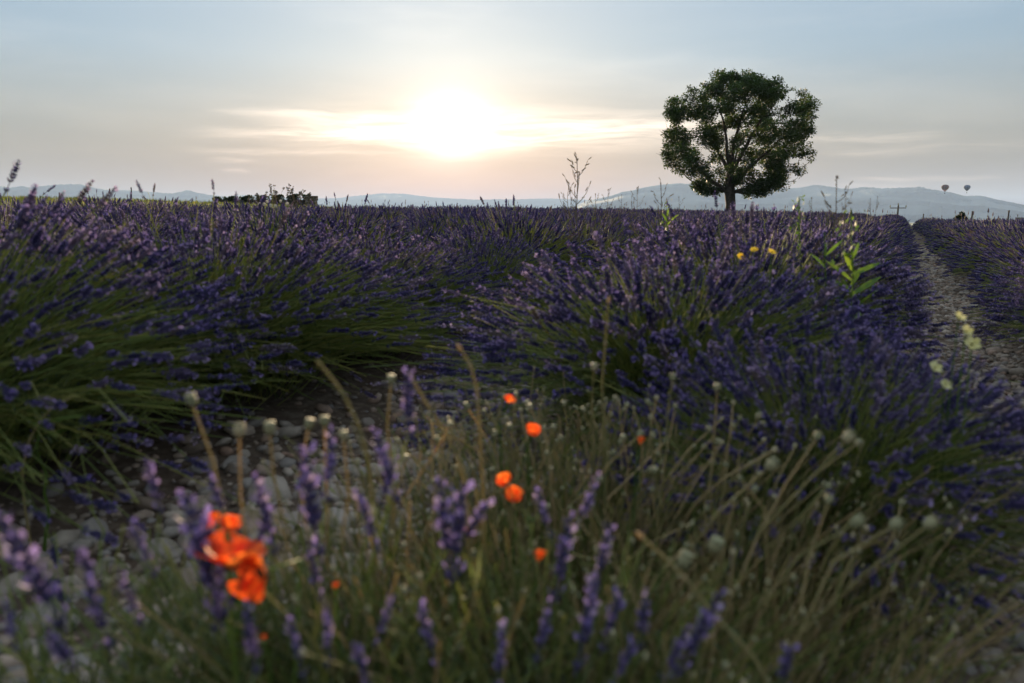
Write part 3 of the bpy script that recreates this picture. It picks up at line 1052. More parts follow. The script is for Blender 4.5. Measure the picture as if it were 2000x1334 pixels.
def shrub(px, ytop, wpx, D, label, seed):
    c = at(px, 430, D); g0 = float(terrain(c[0], c[1])); pxm = D / FPX
    h = CAM_H + (432 - ytop) / FPX * D - g0; w = wpx * pxm
    t = thing('round_shrub', label, 'shrub', (c[0], c[1], g0), facing(c))
    mb = MB()
    r = np.random.default_rng(seed)
    lv = np.array([[0, 0, 0], [.4, .1, .5], [0, 0, 1], [-.4, .1, .5]], float); lf = np.array([[0, 1, 2], [0, 2, 3]])
    n = 3600
    d = unit(r.normal(0, 1, (n, 3)))
    lob = 1 + .12 * np.sin(d[:, 0] * 6 + 1) + .1 * np.sin(d[:, 2] * 7 + d[:, 1] * 5)
    p = d * (r.random(n) ** .3 * lob)[:, None] * [w / 2, w / 2, h * .40] + [0, 0, h * .58]
    mb.stamp(lv, lf, p, frames(unit(d + r.normal(0, .6, (n, 3)))), np.repeat(r.uniform(.10, .22, n)[:, None], 3, 1), 0, r.random(n))
    tag(link('crown', mb.mesh('crown', M['hedge']), t), kind='stuff')
    mb = MB(); mb.tubes(np.array([[[0, 0, 0], [.05, 0, h * .3], [0, 0, h * .7]]]), np.array([[.16, .12, .05]]), 6)
    link('trunk', mb.mesh('trunk', M['bark']), t)


shrub(1877, 418, 20, 95.0, 'dark round shrub on the skyline below the hot air balloons', 31)
shrub(290, 400, 8, 110.0, 'small dark bush at the end of the left green field', 33)
shrub(62, 391, 10, 100.0, 'low bush on the rise of the green field at far left', 34)


def hut2():
    D = 140.0
    c = at(1991, 432, D); g0 = float(terrain(c[0], c[1])); pxm = D / FPX
    h = CAM_H + (432 - 426) / FPX * D - g0
    t = thing('field_hut', 'tiny grey hut on the skyline at the right edge', 'hut', (c[0], c[1], g0), facing(c))
    wm = material('hut_plaster', [(.3, (.16, .16, .16)), (.7, (.24, .23, .22))], .9, use='noise', nscale=2.0)
    mb = MB(); v, f = box(0, 0, h * .42, 11 * pxm, 1.6, h * .84); mb.add(v, f); link('wall', mb.mesh('wall', wm), t)
    mb = MB()
    w = 12 * pxm
    v = np.array([[-w / 2, -1, h * .84], [w / 2, -1, h * .84], [w / 2, 1, h * .84], [-w / 2, 1, h * .84], [-w / 2, 0, h], [w / 2, 0, h]])
    for f_ in ([[0, 1, 5, 4]], [[2, 3, 4, 5]], [[0, 3, 2, 1]]): mb.add(v, f_)
    mb.add(v, [[0, 4, 3], [1, 2, 5]])
    link('roof', mb.mesh('roof', M['wood']), t)
    mb = MB(); v, f = box(.1, -.81, h * .35, 2.2 * pxm, .04, h * .55); mb.add(v, f); link('door', mb.mesh('door', M['wood']), t)


hut2()


def pole(px, ytop, D, label, arm=True, thick=.11):
    c = at(px, 434, D); g0 = float(terrain(c[0], c[1])) - .1
    h = CAM_H + (432 - ytop) / FPX * D - g0
    t = thing('utility_pole' if arm else 'fence_post', label, 'pole' if arm else 'post', (c[0], c[1], g0), facing(c) + .3)
    mb = MB(); mb.tubes(np.array([[[0, 0, 0], [.0, 0, h * .5], [.02, 0, h]]]), np.array([[thick, thick * .85, thick * .7]]), 7)
    link('pole' if arm else 'shaft', mb.mesh('pole', M['wood'], True), t)
    if arm:
        mb = MB(); v, f = box(0, 0, h - .25, 1.5, .07, .08); mb.add(v, f); link('crossarm', mb.mesh('crossarm', M['wood']), t)
        for x in (-.75, 0, .75):
            v, q = lathe([(0, 0), (.05, .02), (.06, .1), (.03, .16), (.05, .2), (0, .24)], 6)
            mb = MB(); mb.add(v + [x, 0, h - .19 if x else h], q); link('insulator', mb.mesh('insulator', M['capsule'], True), t)
    else:
        v, q = lathe([(thick * .9, 0), (thick * .9, .05), (0, .09)], 7)
        mb = MB(); mb.add(v + [.02, 0, h - .01], q); link('cap', mb.mesh('cap', M['wood'], True), t)
    return np.array([c[0], c[1], g0 + h])


pole(1752, 405, 90.0, 'wooden utility pole with crossarm standing where the stony path ends')
pole(411, 395, 150.0, 'distant utility pole with crossarm just left of the clipped hedge')
pole(1802, 421, 60.0, 'thin post above the lavender, nearest to the end of the stony path', False, .05)
pole(1897, 417, 55.0, 'thin post just right of the dark round shrub', False, .06)
pole(1968, 416, 55.0, 'thin post near the tiny hut at the right edge', False, .06)
pole(120, 386, 60.0, 'thin post standing before the green field at far left', False, .05)
pole(260, 376, 42.0, 'thin tall post behind the lavender spikes at left', False, .035)


def balloon(px, py, hpx, D, label, cols):
    c = at(px, py + hpx / 2, D)
    pxm = D / FPX; H = hpx * pxm
    t = thing('hot_air_balloon', label, 'balloon', (c[0], c[1], c[2]), facing(c))
    R = H * .37
    prof = [(R * .10, .26), (R * .32, .34), (R * .62, .45), (R * .88, .58), (R, .70), (R * .95, .82), (R * .74, .92), (R * .42, .98), (0.02, 1.0)]
    prof = np.array([(a, b * H) for a, b in prof])
    ng = 16
    for k in range(ng):                               # gores, each bulging a little between its seams
        a0, a1 = k / ng * 2 * math.pi, (k + 1) / ng * 2 * math.pi
        am = np.linspace(a0, a1, 4)
        bul = 1 + np.array([0, .035, .035, 0])
        v = np.stack([prof[:, None, 0] * np.cos(am) * bul, prof[:, None, 0] * np.sin(am) * bul, np.repeat(prof[:, 1:2], 4, 1)], -1).reshape(-1, 3)
        idx = np.arange(len(v)).reshape(len(prof), 4)
        q = np.stack([idx[:-1, :-1], idx[:-1, 1:], idx[1:, 1:], idx[1:, :-1]], -1).reshape(-1, 4)
        mi = np.zeros((len(prof) - 1, 3), int); mi[:] = k % 2
        mi[:2] = 2
        mb = MB(); mb.add(v, np.concatenate([q[:, [0, 1, 2]], q[:, [0, 2, 3]]]), np.concatenate([mi.ravel(), mi.ravel()]))
        link('gore', mb.mesh('gore', cols, True), t)
    mb = MB(); v, f = box(0, 0, H * .05, H * .10, H * .10, H * .09); mb.add(v, f); link('basket', mb.mesh('basket', M['wood']), t)
    mb = MB(); s = H * .045
    P_ = np.array([[[i * s, j * s, H * .09], [i * R * .09 / 1, j * R * .09, H * .27]] for i in (-1, 1) for j in (-1, 1)])
    mb.tubes(P_, np.full((4, 2), H * .006), 3); link('ropes', mb.mesh('ropes', M['wood']), t)


def plain(name, c, tr=.3):
    return material(name, [(0, c), (1, tuple(min(1, x * 1.1) for x in c))], .7, tr)


balloon(1845, 371, 15.5, 1500.0, 'dark red hot air balloon, the left one of two over the mountain slope', [plain('balloon_dark', (.07, .045, .04)), plain('balloon_red', (.16, .05, .04)), plain('balloon_rose', (.50, .20, .17))])
balloon(1888, 370.5, 13.5, 1700.0, 'blue grey hot air balloon, the right one of two over the mountain slope', [plain('balloon_blue', (.06, .09, .18)), plain('balloon_slate', (.10, .14, .22)), plain('balloon_navy', (.04, .05, .10))])

# green field beyond the lavender at left
def grass_field():
    r = np.random.default_rng(9)
    n = 26000
    x = r.uniform(-75, 8, n); y = r.uniform(22, 105, n)
    keep = np.array([not in_field(a, b) for a, b in zip(x, y)])
    x, y = x[keep], y[keep]; n = len(x)
    lv = np.array([[-.04, 0, 0], [.04, 0, 0], [0, .06, 1]], float)
    mb = MB()
    for k in range(3):
        d = unit(np.stack([r.normal(0, .35, n), r.normal(0, .35, n), np.ones(n)], 1))
        L = r.uniform(.12, .34, n)
        mb.stamp(lv, np.array([[0, 1, 2]]), np.column_stack([x + r.normal(0, .1, n), y + r.normal(0, .1, n), terrain(x, y) - .01]), frames(d), np.column_stack([np.full(n, 1.0), L, L]), 0, r.random(n))
    tag(link('grass', mb.mesh('grass', M['grass'])), 'green grass field on the rise behind the lavender at left', 'grass', kind='stuff')


grass_field()

# ------------------------------------------------------------------ tall weeds in and over the lavender
def curve(p0, p1, k=6, bow=(0, 0, 0), jit=0.0, r=None):
    t = np.linspace(0, 1, k)[:, None]
    p = p0 * (1 - t) + p1 * t + np.array(bow) * 4 * t * (1 - t)
    if jit and r is not None:
        p[1:-1] += r.normal(0, jit, (k - 2, 3))
    return p


def dry_weed(px, py, D, label, seed, size=1.0, lean=0.0, name='dry_weed', cat='weed', mat='dryweed', group=None):
    """stiff stem with alternate twigs carrying thin pods"""
    r = np.random.default_rng(seed)
    top = at(px, py, D)
    bx, by = top[0] - lean, top[1] + r.normal(0, .03)
    g0 = float(terrain(bx, by))
    t = thing(name, label, cat, (bx, by, g0), 0, group)
    tp = top - [bx, by, g0]
    main = curve(np.zeros(3), tp, 10, (lean * .25, 0, 0), .006, r)
    mb = MB(); mb.tubes(main[None], np.linspace(.0042, .0016, 10)[None] * size, 4, 0, r.random(1)); link('stem', mb.mesh('stem', M[mat]), t)
    tw, pods = MB(), MB()
    pv, pq = lathe([(0, 0), (.10, .25), (.10, .75), (0, 1)], 4)
    H = tp[2]
    n = int(9 * size) + 3
    for i in range(n):
        f = .48 + .52 * i / n
        k = f * 9; j = min(int(k), 8); p0 = main[j] * (1 - k + j) + main[j + 1] * (k - j)
        a = i * 2.4 + r.uniform(-.4, .4)
        L = (.20 * (1 - f) + .06) * size * r.uniform(.8, 1.25)
        e = p0 + np.array([math.cos(a) * .55, math.sin(a) * .55, .83]) * L
        tw.tubes(curve(p0, e, 4, (math.cos(a) * .012, math.sin(a) * .012, -.006))[None], np.array([[.0020, .0017, .0014, .0010]]) * size, 3, 0, r.random(1))
        m = 3
        o = np.array([p0 * (1 - q) + e * q for q in np.linspace(.35, 1, m)])
        d = unit(np.array([math.cos(a), math.sin(a), 1.1]) + r.normal(0, .5, (m, 3)))
        pl = r.uniform(.018, .036, m) * size
        pods.stamp(pv, pq, o, frames(d), np.column_stack([pl * .8, pl * .8, pl]), 0, r.random(m))
    o = unit(r.normal(0, .3, (5, 3)) + [0, 0, 1])
    pods.stamp(pv, pq, np.repeat(tp[None], 5, 0) - o * .004, frames(o), np.full((5, 3), .02 * size), 0, r.random(5))
    tag(link('twigs', tw.mesh('twigs', M[mat]), t), kind='stuff')
    tag(link('seed_pods', pods.mesh('seed_pods', M[mat]), t), kind='stuff')
    return t


G1 = 'dry weeds on the skyline left of the tree'
for i, (px, py, D, sz, ln, lab) in enumerate([
    (1127, 315, 6.0, 1.5, -.10, 'tallest dry branching weed rising over the skyline right of the sun'),
    (1111, 360, 6.0, 1.0, -.06, 'dry weed just left of the tallest one right of the sun'),
    (1163, 381, 6.2, .9, .02, 'short dry weed just right of the tallest one'),
    (1188, 372, 6.5, .9, .03, 'dry weed on the skyline, second right of the tallest one'),
    (1214, 382, 6.5, .8, -.02, 'short dark weed halfway between the tallest weed and the tree'),
    (1234, 384, 7.0, .7, .02, 'very short dry weed left of the mountain foot'),
    (1244, 369, 6.5, .9, -.02, 'slender dry weed before the low left end of the mountain'),
    (1291, 361, 5.5, 1.1, .09, 'dry weed leaning right, the one nearest left of the tree'),
    (1326, 386, 6.5, .7, .05, 'low dry weed under the left edge of the tree crown'),
    (1634, 350, 3.4, 1.0, -.05, 'tall pale dry weed with podded twigs right of the tree'),
    (1652, 378, 3.5, .7, .02, 'lower pale podded weed just right of the tall pale one'),
    (1700, 390, 5.0, .6, .0, 'thin dry umbel weed before the mountain, left of a pair'),
    (1714, 386, 5.0, .6, .02, 'thin dry umbel weed before the mountain, right of a pair'),
    (1585, 388, 4.0, .55, -.05, 'bent dry weed left of the tall pale one'),
]):
    dry_weed(px, py, D, lab, 500 + i, sz, ln, group=G1 if px < 1400 else 'dry weeds right of the tree')

# dark umbels over the hedge at left
for i, (px, py, lab) in enumerate([(537, 366, 'dark umbel weed over the hedge, the taller left one'), (575, 366, 'dark bunchy umbel weed over the right half of the hedge'), (505, 380, 'small umbel weed over the left half of the hedge'), (590, 381, 'small umbel weed nearest the stone hut')]):
    r = np.random.default_rng(540 + i)
    D = 6.4
    top = at(px, py, D); g0 = float(terrain(top[0], top[1]))
    t = thing('umbel_weed', lab, 'weed', (top[0], top[1], g0), 0, 'umbel weeds over the hedge')
    H = top[2] - g0
    mb = MB(); mb.tubes(curve(np.zeros(3), np.array([0, 0, H * .92]), 6, (0, 0, 0), .004, r)[None], np.linspace(.004, .002, 6)[None], 4); link('stem', mb.mesh('stem', M['dryweed']), t)
    tw, hd = MB(), MB()
    iv, if_ = icosphere(0)
    for k in range(13 if i < 2 else 7):
        f = r.uniform(.80, .93); p0 = np.array([0, 0, H * f])
        a = r.uniform(0, 6.28); e = np.array([math.cos(a), math.sin(a), 0]) * r.uniform(.02, .085) + [0, 0, H * r.uniform(.93, 1.02)]
        tw.tubes(curve(p0, e, 4, (0, 0, -.01))[None], np.full((1, 4), .0012), 3)
        m = 4
        hd.stamp(iv, if_, e + r.normal(0, .006, (m, 3)), np.repeat(np.eye(3)[None], m, 0), r.uniform(.004, .008, (m, 1)) * [1, 1, .8], 0, r.random(m))
    tag(link('twigs', tw.mesh('twigs', M['dryweed']), t), kind='stuff')
    tag(link('seed_clusters', hd.mesh('seed_clusters', M['dryweed']), t), kind='stuff')

# white downy seed heads
fl = MB()
r = np.random.default_rng(3)
d = unit(r.normal(0, 1, (110, 3)))
fl.tubes(np.stack([d * .1, d], 1), np.full((110, 2), .018), 3)
iv, if_ = icosphere(1); fl.add(iv * .55, if_)
tuft = unit(r.normal(0, 1, (160, 3)))
fl.stamp(np.array([[-.12, 0, 0], [.12, 0, 0], [0, .05, .22]]), np.array([[0, 1, 2]]), tuft * .85, frames(tuft), np.ones((160, 3)), 0, r.random(160))
FLUFF = fl.mesh('seed_ball', M['fluff'])
for i, (px, py) in enumerate([(507, 399), (516, 399), (522, 394), (529, 401), (538, 402), (548, 393), (561, 398)]):
    D = 5.6 + .15 * (i % 3)
    c = at(px, py, D); g0 = float(terrain(c[0], c[1]))
    t = thing('downy_seed_head', 'white downy seed head above the lavender before the hedge', 'seed head', (c[0], c[1], g0), 0, 'white downy seed heads before the hedge')
    H = c[2] - g0
    mb = MB(); mb.tubes(curve(np.zeros(3), np.array([0, 0, H]), 5, (.01, 0, 0))[None], np.full((1, 5), .0018), 4); link('stem', mb.mesh('stem', M['green']), t)
    o = link('seed_ball', FLUFF, t, (0, 0, H)); o.scale = (.012,) * 3

# bright green leafy weeds
def blade(L, w, droop, mat):
    k = 7
    t = np.linspace(0, 1, k)
    wd = w * np.sin(np.clip(t * .93 + .07, 0, 1) * math.pi) ** .7
    y = t * L; z = -droop * L * t ** 2
    v = np.concatenate([np.stack([-wd / 2, y, z + wd * .18], 1), np.stack([wd * 0, y, z], 1), np.stack([wd / 2, y, z + wd * .18], 1)])
    q = [[i, i + k, i + k + 1, i + 1] for i in range(k - 1)] + [[i + k, i + 2 * k, i + 2 * k + 1, i + k + 1] for i in range(k - 1)]
    mb = MB(); mb.add(v, q, 0, .4)
    return mb.mesh('leaf', M[mat], True)


BLADES = [blade(.15, .017, .12, 'green'), blade(.12, .014, .3, 'green'), blade(.10, .018, .05, 'green'), blade(.16, .015, .4, 'green')]


def leafy_weed(px, py, D, label, leaves, seed, heads=True):
    r = np.random.default_rng(seed)
    top = at(px, py, D); g0 = float(terrain(top[0], top[1])); H = top[2] - g0
    t = thing('leafy_weed', label, 'weed', (top[0], top[1], g0), 0, None)
    main = curve(np.zeros(3), np.array([.0, 0, H]), 8, (.02, 0, 0), .004, r)
    mb = MB(); mb.tubes(main[None], np.linspace(.005, .002, 8)[None], 5); link('stem', mb.mesh('stem', M['green'], True), t)
    for (f, az_, up_, s, b) in leaves:
        o = link('leaf', BLADES[b], t, (.02 * 4 * f * (1 - f), 0, H * f))
        o.rotation_euler = (Matrix.Rotation(az_, 3, 'Z') @ Matrix.Rotation(up_, 3, 'X') @ Matrix.Rotation(r.choice([-1, 1]) * r.uniform(.6, 1.2), 3, 'Y')).to_euler()
        o.scale = (s * 1.1, s * .95, s)
    if heads:
        hb = MB(); n = 45
        lv = np.array([[0, 0, 0], [.3, 0, .5], [0, 0, 1], [-.3, 0, .5]], float)
        f = r.uniform(.74, 1.0, n)
        p = np.stack([r.normal(0, .018, n), r.normal(0, .018, n), H * f], 1)
        hb.stamp(lv, np.array([[0, 1, 2, 3]]), p, frames(unit(r.normal(0, .5, (n, 3)) + [0, 0, .8])), np.repeat(r.uniform(.012, .026, n)[:, None], 3, 1), 0, r.random(n))
        tag(link('leaflets', hb.mesh('leaflets', M['green']), t), kind='stuff')
    return t


PI = math.pi
leafy_weed(1662, 408, 3.0, 'bright green weed with long blade leaves right of the yellow flowers',
           [(.62, -1.1, .55, 1.0, 0), (.66, -1.3, .5, 1.05, 0), (.52, -1.5, .12, .9, 2), (.70, -.9, .8, .9, 2), (.60, 1.2, .9, .8, 1), (.72, 1.0, .7, .8, 0), (.56, -1.0, .3, 1.0, 3), (.66, .3, .9, .8, 2), (.58, -1.2, .75, 1.0, 0), (.64, -.7, .6, 1.0, 3), (.74, -1.4, .4, .9, 0), (.68, 1.4, .6, .9, 3), (.80, -1.0, .9, .8, 1), (.76, .6, 1.1, .8, 2), (.48, -1.35, .1, .9, 1), (.78, -.5, 1.0, .6, 2)], 611)
leafy_weed(1610, 455, 2.9, 'small green tuft of leaves just left of the bright green weed', [(.9, -.4, 1.0, .6, 2), (.85, .9, .9, .7, 1), (.9, -1.5, .8, .6, 0)], 612, False)
leafy_weed(1301, 392, 5.0, 'dark green leafy shoot on the skyline under the left of the tree', [(.9, -.6, 1.1, .7, 2), (.86, .8, 1.0, .7, 2), (.84, -1.3, .8, .7, 0)], 613)
leafy_weed(1561, 384, 3.6, 'upright green spike shoot between tree and pale podded weed', [(.86, -.6, 1.3, .5, 2), (.84, .8, 1.2, .5, 2)], 614)
leafy_weed(1240, 505, 7.6, 'green shoots filling the dark gap in the lavender row', [(.8, -.6, .9, 1.5, 0), (.7, .8, .8, 1.6, 1), (.6, -1.3, .7, 1.5, 3), (.7, 2.5, .7, 1.4, 0)], 615)
leafy_weed(60, 800, 2.25, 'low green weed at the foot of the left lavender', [(.9, -1.2, .2, .8, 0), (.8, -.6, .3, .7, 1), (.9, .8, .4, .7, 2), (.7, 2.0, .4, .7, 0)], 616, False)


# ------------------------------------------------------------------ yellow flowers
def petal_disc(n, R, mat, seed, cup=.3):
    r = np.random.default_rng(seed)
    mb = MB()
    lv = np.array([[0, .1, 0], [.35, .5, .06], [.28, .95, .12], [0, 1.02, .14], [-.28, .95, .12], [-.35, .5, .06]], float)
    lf = np.array([[0, 1, 2], [0, 2, 3], [0, 3, 4], [0, 4, 5]])
    for i in range(n):
        a = i / n * 2 * PI + r.normal(0, .08)
        c = math.cos(a), math.sin(a)
        v = lv * [1.2 if n < 7 else .7, 1, 1]; v[:, 2] += v[:, 1] * cup + (i % 2) * .08
        v = np.stack([v[:, 0] * c[0] - v[:, 1] * c[1], v[:, 0] * c[1] + v[:, 1] * c[0], v[:, 2]], 1) * R
        mb.add(v, lf, 0, r.random())
    v, q = lathe([(0, .3), (.25, .25), (.3, .1), (.12, -.15), (0, -.2)], 8)
    mb.add(v * R, q, 0, .9)
    return mb.mesh('flower_head', M[mat])


YF = petal_disc(12, .017, 'yellow', 1, .15)
PF = petal_disc(5, .013, 'pale', 2, .5)


def flower(px, py, D, label, mesh, cat, name, tilt, group, smat='green', s=1.0):
    c = at(px, py, D); g0 = float(terrain(c[0], c[1])); H = c[2] - g0
    t = thing(name, label, cat, (c[0], c[1], g0), 0, group)
    mb = MB(); mb.tubes(curve(np.array([.03 * tilt[0], .02, 0]), np.array([0, 0, H]), 6, (-.02 * tilt[0], 0, 0))[None], np.linspace(.0022, .0014, 6)[None], 4); link('stem', mb.mesh('stem', M[smat]), t)
    o = link('flower_head', mesh, t, (0, 0, H)); o.rotation_euler = (tilt[1], tilt[0], 0); o.scale = (s,) * 3


for px, py, lab, tl in ((1447, 506, 'yellow flower over the lavender, lowest left of three', (.1, .8)), (1473, 493, 'yellow flower over the lavender, middle of three', (-.2, .5)), (1507, 497, 'yellow flower over the lavender, right one of three', (.3, .6))):
    flower(px, py - 4, 2.75, lab, YF, 'flower', 'yellow_flower', tl, 'yellow flowers over the lavender', s=.8)
for px, py, lab, tl, s in ((1872, 622, 'pale yellow flower over the path, topmost of three in a line', (.3, .7), 1), (1886, 648, 'pale yellow flower over the path, middle of three in a line', (.2, .9), 1), (1897, 674, 'largest pale yellow flower over the path, lowest of three in a line', (-.2, .9), 1.3), (1824, 720, 'pale yellow flower beside the path, left one of two low ones', (.2, .8), 1.15), (1845, 754, 'pale yellow flower beside the path, lower right of two', (.1, .8), 1.0)):
    flower(px, py, 1.95, lab, PF, 'flower', 'pale_flower', tl, 'pale yellow flowers beside the path', s=s)


# ------------------------------------------------------------------ foreground lavender plants
FSPIKE = []
for i in range(5):
    v, f, m = spike_template(0, 900 + i)
    # more open florets on these close heads
    mb = MB(); mb.add(v * [.95, .95, 1], f, m, .5)
    r = np.random.default_rng(910 + i)
    pv = np.array([[0, 0, 0], [.6, .12, .7], [.3, .3, 1.1], [-.3, .3, 1.1], [-.6, .12, .7]], float); pf = np.array([[0, 1, 2], [0, 2, 3], [0, 3, 4]])
    n = 11
    a = r.uniform(0, 6.28, n); z = r.choice(np.linspace(.2, .92, 7), n)
    d = np.stack([np.cos(a), np.sin(a), np.full(n, .5)], 1)
    mb.stamp(pv, pf, np.stack([np.cos(a) * .10, np.sin(a) * .10, z], 1), frames(unit(d)), np.full((n, 3), .12) * r.uniform(.7, 1.3, (n, 1)), 1, r.random(n))
    FSPIKE.append(mb.mesh('flower_spike', [M['spike'], M['corolla']]))

FG = [
    ('leftmost foreground lavender plant, blurred, in the bottom left corner', (-.58, .98), [
        (30, 1050, 112, 1205, .92), (0, 1005, 60, 1135, .98), (150, 1075, 190, 1140, 1.0), (255, 1015, 298, 1115, 1.0), (10, 1170, 30, 1260, .85), (95, 1240, 140, 1300, .85), (170, 1130, 210, 1250, .9), (284, 903, 312, 990, 1.1), (235, 1120, 270, 1210, .9)]),
    ('foreground lavender plant around the big orange poppies, blurred', (-.30, 1.02), [
        (365, 975, 425, 1185, .92), (395, 1000, 445, 1160, .95), (500, 935, 535, 1065, 1.0), (588, 875, 622, 1065, 1.0), (648, 845, 640, 965, 1.05), (735, 845, 772, 965, 1.05), (795, 722, 800, 840, 1.15), (700, 965, 735, 1065, 1.0), (605, 1060, 622, 1160, .95), (430, 1120, 420, 1220, .9), (520, 1000, 500, 1090, 1.0), (410, 930, 440, 1010, 1.1), (640, 1190, 640, 1290, .85), (565, 1205, 590, 1310, .85), (480, 1190, 500, 1300, .85), (770, 900, 745, 980, 1.1)]),
    ('foreground lavender plant at bottom centre, blurred, among dry poppy stalks', (.06, 1.0), [
        (858, 945, 880, 1105, 1.0), (905, 950, 885, 1115, .98), (952, 985, 900, 1065, 1.0), (1048, 955, 1072, 1040, 1.05), (1168, 935, 1128, 1025, 1.05), (1112, 1015, 1088, 1155, .98), (1192, 1025, 1165, 1135, .98), (1165, 1135, 1130, 1290, .9), (1212, 1155, 1180, 1260, .92), (1262, 1165, 1250, 1255, .92), (1405, 1165, 1330, 1300, .88), (1545, 1265, 1525, 1340, .88), (985, 1225, 970, 1335, .86), (768, 1165, 735, 1250, .9), (1075, 1180, 1050, 1280, .88), (1340, 1230, 1300, 1320, .86), (820, 1180, 850, 1290, .86), (690, 1260, 720, 1334, .82), (1240, 1250, 1200, 1334, .84)]),
]
for lab, (bx, by), sp in FG:
    r = np.random.default_rng(int(abs(bx * 1000)))
    g0 = float(terrain(bx, by))
    t = thing('foreground_lavender', lab, 'lavender', (bx, by, g0))
    org = np.array([bx, by, g0])
    stems, leaves = MB(), MB()
    lv = np.array([[0, 0, 0], [.07, 0, .4], [0, .02, 1], [-.07, 0, .4]], float)
    ends = []
    for i, (x1, y1, x0, y0, D) in enumerate(sp):
        a, b = at(x0, y0, D) - org, at(x1, y1, D + r.uniform(-.03, .03)) - org
        L = np.linalg.norm(b - a)
        o = link('flower_spike', FSPIKE[i % 5], t, a)
        dd = Vector(b - a); o.rotation_euler = dd.to_track_quat('Z', 'Y').to_euler(); o.scale = (L * .62, L * .62, L)
        ends.append(a)
    n = 110 if bx < -.5 else 300
    ph = r.uniform(0, 2 * PI, n); rad = .36 * np.sqrt(r.random(n)); hh = r.uniform(.16, .40, n) * (1 - .35 * (rad / .36) ** 2)
    tips = np.stack([rad * np.cos(ph) * 1.25, rad * np.sin(ph) * .7 + .05, hh], 1)
    tips = np.concatenate([np.array(ends), tips]); n = len(tips)
    base = tips * [.28, .28, 0] + np.column_stack([r.normal(0, .02, (n, 2)), np.zeros(n)])
    k = np.linspace(0, 1, 5)[None, :, None]
    ctl = (base + tips) / 2 + np.stack([np.zeros(n), np.zeros(n), tips[:, 2] * .15], 1) + r.normal(0, .012, (n, 3))
    pts = (1 - k) ** 2 * base[:, None] + 2 * k * (1 - k) * ctl[:, None] + k ** 2 * tips[:, None]
    stems.tubes(pts, np.full((n, 5), .0015), 3, 0, r.random(n))
    nl = 700 if bx < -.5 else 2300
    pk = r.integers(0, n, nl); tt = r.uniform(.05, .85, nl)[:, None]
    p = (1 - tt) ** 2 * base[pk] + 2 * tt * (1 - tt) * ctl[pk] + tt ** 2 * tips[pk]
    leaves.stamp(lv, np.array([[0, 1, 2, 3]]), p, frames(unit(r.normal(0, .5, (nl, 3)) + [0, 0, .8])), np.repeat(r.uniform(.025, .06, nl)[:, None], 3, 1), 0, r.random(nl))
    tag(link('stems', stems.mesh('stems', M['stem']), t), kind='stuff')
    tag(link('foliage', leaves.mesh('foliage', M['leaf']), t), kind='stuff')

# ------------------------------------------------------------------ dry poppy stalks with seed capsules
cv, cq = lathe([(.0, 0), (.18, .02), (.40, .22), (.50, .55), (.46, .82), (.34, .97), (0, 1.0)], 9)
cap_mb = MB(); cap_mb.add(cv, cq, 0, .2); CAPSULE = cap_mb.mesh('capsule', M['capsule'], True)
kv, kq = lathe([(.30, .96), (.50, 1.0), (.52, 1.06), (.30, 1.10), (0, 1.12)], 9)
cr_mb = MB(); cr_mb.add(kv, kq, 0, .75); CROWN = cr_mb.mesh('crown_disc', M['capsule'], True)


def capsule(px, py, D, size, seed, label=None, lean=None, smat='straw', thick=1.0):
    r = np.random.default_rng(seed)
    c = at(px, py, D)
    if lean is None:
        lean = (px - 1080) / 1556 * .34 + r.normal(0, .07)
    bx, by = c[0] - lean, c[1] + r.normal(0, .07)
    g0 = float(terrain(bx, by))
    t = thing('poppy_seed_stalk', label or 'dry poppy stalk with a small seed capsule in the foreground tangle', 'seed stalk', (bx, by, g0), 0, 'dry poppy seed stalks')
    e = c - [bx, by, g0]
    pts = curve(np.zeros(3), e, 7, (-lean * .22 + r.normal(0, .012), r.normal(0, .012), .02), .006, r)
    mb = MB(); mb.tubes(pts[None], np.linspace(.0027, .0017, 7)[None] * thick, 5, 0, r.random(1)); link('stalk', mb.mesh('stalk', M[smat], True), t)
    d = Vector(pts[-1] - pts[-2] + np.array([0, 0, .01]))
    o = link('capsule', CAPSULE, t, e); o.rotation_euler = d.to_track_quat('Z', 'Y').to_euler(); o.scale = (size * .9, size * .9, size)
    link('crown_disc', CROWN, o)


